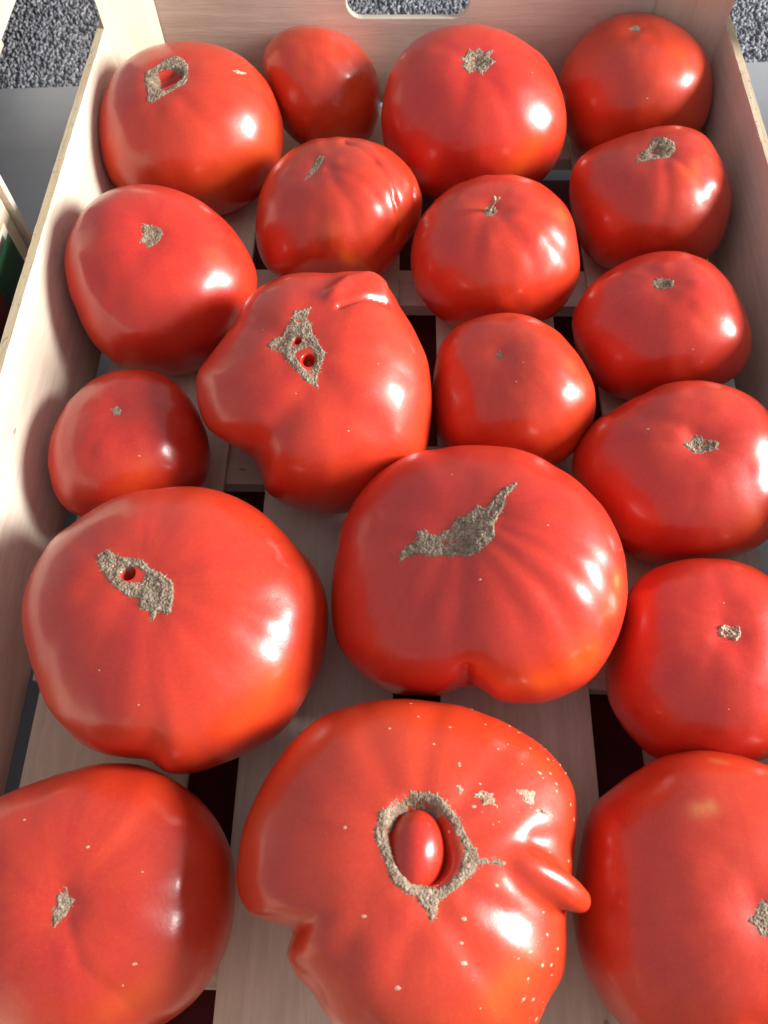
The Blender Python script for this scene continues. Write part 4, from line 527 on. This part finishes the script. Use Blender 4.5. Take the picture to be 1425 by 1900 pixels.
def make_tomato(T, label, group='red tomatoes lying in the crate'):
    global FACES
    if FACES is None: FACES = sphere_faces(NR, NC)
    D = sphere_dirs(T['pole'], NR, NC); P = skin(T, D)
    root = empty('tomato', T['C'], label, 'tomato', group)
    o = link_mesh('body', P, FACES, M_TOM, root)
    fld = lambda L: np.clip(sum([s[1] * np.exp(-(seg_angle(D, np.array(s[0])) / s[2]) ** 2) for s in L], np.zeros(len(D))), 0, 1)
    meridians(o, P, T['pole'], fld(T['orange']), fld(T['pale']))
    if 'scar' in T: patch(T, T['scar'][0], T['scar'][1], 'stem_scar', M_CORK, root, T['scar'][2], T['seed'])
    for i, s in enumerate(T.get('scab', [])):
        patch(T, s, [], 'pale_scab', M_SCAB, root, 2.6 if name_is_stub(T) else 1.0, T['seed'] + 50 + i, spikes=False)
    if T.get('specks'):
        V, F = [], []
        rng = np.random.RandomState(8)
        for sx, sy, sz, r in T['specks']:
            Q, n = skin_normal(T, np.array([sx, sy, sz])); x, y, _ = basis(n); b = len(V); a0 = rng.uniform(0, 6); el = rng.uniform(1, 1.7)
            V.append(Q + n * r * .35)
            for k in range(8):
                a = a0 + k * .785; rr = r * rng.uniform(.75, 1.2); V.append(Q + rr * (math.cos(a) * x * el + math.sin(a) * y) - n * r * .05)
            F += [(b, b + 1 + k, b + 1 + (k + 1) % 8) for k in range(8)]
        tag(link_mesh('corky_specks', V, F, M_SPECK, root), kind='stuff')
    if 'nose' in T:
        nz = np.array(T['nose']); o2 = tube('growth', nz[:, :3], nz[:, 3], M_TOM, root, 60)
        melt(o, o2, nz, T, fld)
        d, p3 = np.array(T['berry'][0]), np.array(T['berry'][1]); x, y, p = basis([0, 0, 1.]); D2 = sphere_dirs([0, .2, 1.], 50, 70)
        c = p3 - d * .0105; V = c + D2 * np.array([.0104, .0150, .0140])
        a = math.radians(-8); Rm = np.array([[math.cos(a), -math.sin(a), 0], [math.sin(a), math.cos(a), 0], [0, 0, 1]]); V = (V - c) @ Rm.T + c
        o3 = link_mesh('inner_berry', V, sphere_faces(50, 70), M_TOM, root); meridians(o3, V - c + 1e-6, [0, 0, 1.], np.zeros(len(V)), np.zeros(len(V)))
    if 'stalk' in T:
        Q, n = skin_normal(T, np.array(T['stalk'][0])); n = _n(n + np.array([.15, -.05, .0])); s = np.array([1, .0, 0.])
        st = tube('stem_stub', [Q - n * .001, Q + n * .002, Q + n * .0045 + s * .0006, Q + n * .0075 + s * .0012, Q + n * .0095 + s * .0005], [.0013, .0009, .0008, .0011, .0007], M_SCAB, root, 24, nc=10)
        link_b = tube('stem_stub', [Q + n * .006 + s * .0008, Q + n * .0078 + s * .0026, Q + n * .0088 + s * .0032], [.0007, .0007, .0006], M_SCAB, root, 10, nc=8)
    for i, d in enumerate(T.get('tips', [])):
        Q, n = skin_normal(T, np.array(d)); tube('dry_sepal', [Q - n * .001, Q + n * .0015, Q + n * .003 + np.array([.001, -.001, 0])], [.0007, .0006, .0002], M_CORK, root, 10, nc=8)
    return root
LABELS = {
 'T1': 'ribbed tomato in the back left corner, open ring shaped scar with a slit in it',
 'T2': 'smallest smooth tomato against the back board, no scar showing, left of the hand slot',
 'T3': 'large tomato against the back board under the hand slot, star shaped scar',
 'T4': 'smooth tomato in the back right corner with a tiny flat scar',
 'T5': 'tomato at the right board with wide oval grey scar and furrows fanning from it',
 'T6': 'deeply folded tomato with creased lobes on its right and a thin slit scar',
 'T7': 'tomato with a short pale broken stem stub standing on top',
 'T8': 'rounded tomato at the left board with a small square grey scar, second from the back',
 'T9': 'heart shaped tomato with curled fold at the back and triangular scar with two red holes',
 'T10': 'tomato at the right board with small neat oval scar, third from the back',
 'T11': 'medium smooth tomato in the middle with only a pinhead scar',
 'T12': 'broad tomato at the right board with a ragged diamond shaped scar in a hollow',
 'T13': 'small plump tomato at the left board with tiny scar, third from the back',
 'T14': 'very large ribbed tomato at the left board with long scar and one dark hole',
 'T15': 'very large ribbed tomato in the centre with long bent scar and deep notch in front',
 'T16': 'smooth tomato at the right board with pale peeling stub instead of grey scar',
 'T17': 'large tomato in the front left corner with narrow spiky scar',
 'T18': 'speckled tomato with nose like horn and small berry inside its round opening',
 'T19': 'big smooth tomato in the front right corner with faint pale spots',
}
for name, T in DATA.items():
    make_tomato(T, LABELS[name])
for src, c, lab in (('T10', (-.2625, .236), 'dark tomato inside the neighbouring crate at the left edge, beside its green board end'), ('T13', (-.268, .160), 'tomato inside the left neighbouring crate, nearer than the one by the green board')):
    T = dict(DATA[src]); T['C'] = [c[0], c[1], T['C'][2]]; T.pop('specks', None); make_tomato(T, lab, 'tomatoes in the neighbouring crate')
# ---------------------------------------------------------------- neighbouring crates
crate((-.3925, -.168, 0), 'crate close to the left of the tomato crate, green and red printed board', band=1)
crate((.424, -.02, 0), 'crate to the right of the tomato crate, only its green back corner in view', band=-1)
crate((-.4895, .586, 0), 'crate in the back left, only a pale sunlit corner post in view')

# ---------------------------------------------------------------- added dark sheet, its colour gives the crate floor gaps their red-black shade
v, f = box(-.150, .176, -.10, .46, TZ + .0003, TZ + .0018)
M_GAPSHADE = plain_material('gap_shade_red', (.15, .012, .014), .75, 50, .3)
tag(bevel(link_mesh('card_sheet', v, f, M_GAPSHADE, None, smooth=False), .0004), 'added dark maroon sheet under the middle crate, standing in for the red-black shade between its floor slats', 'sheet')
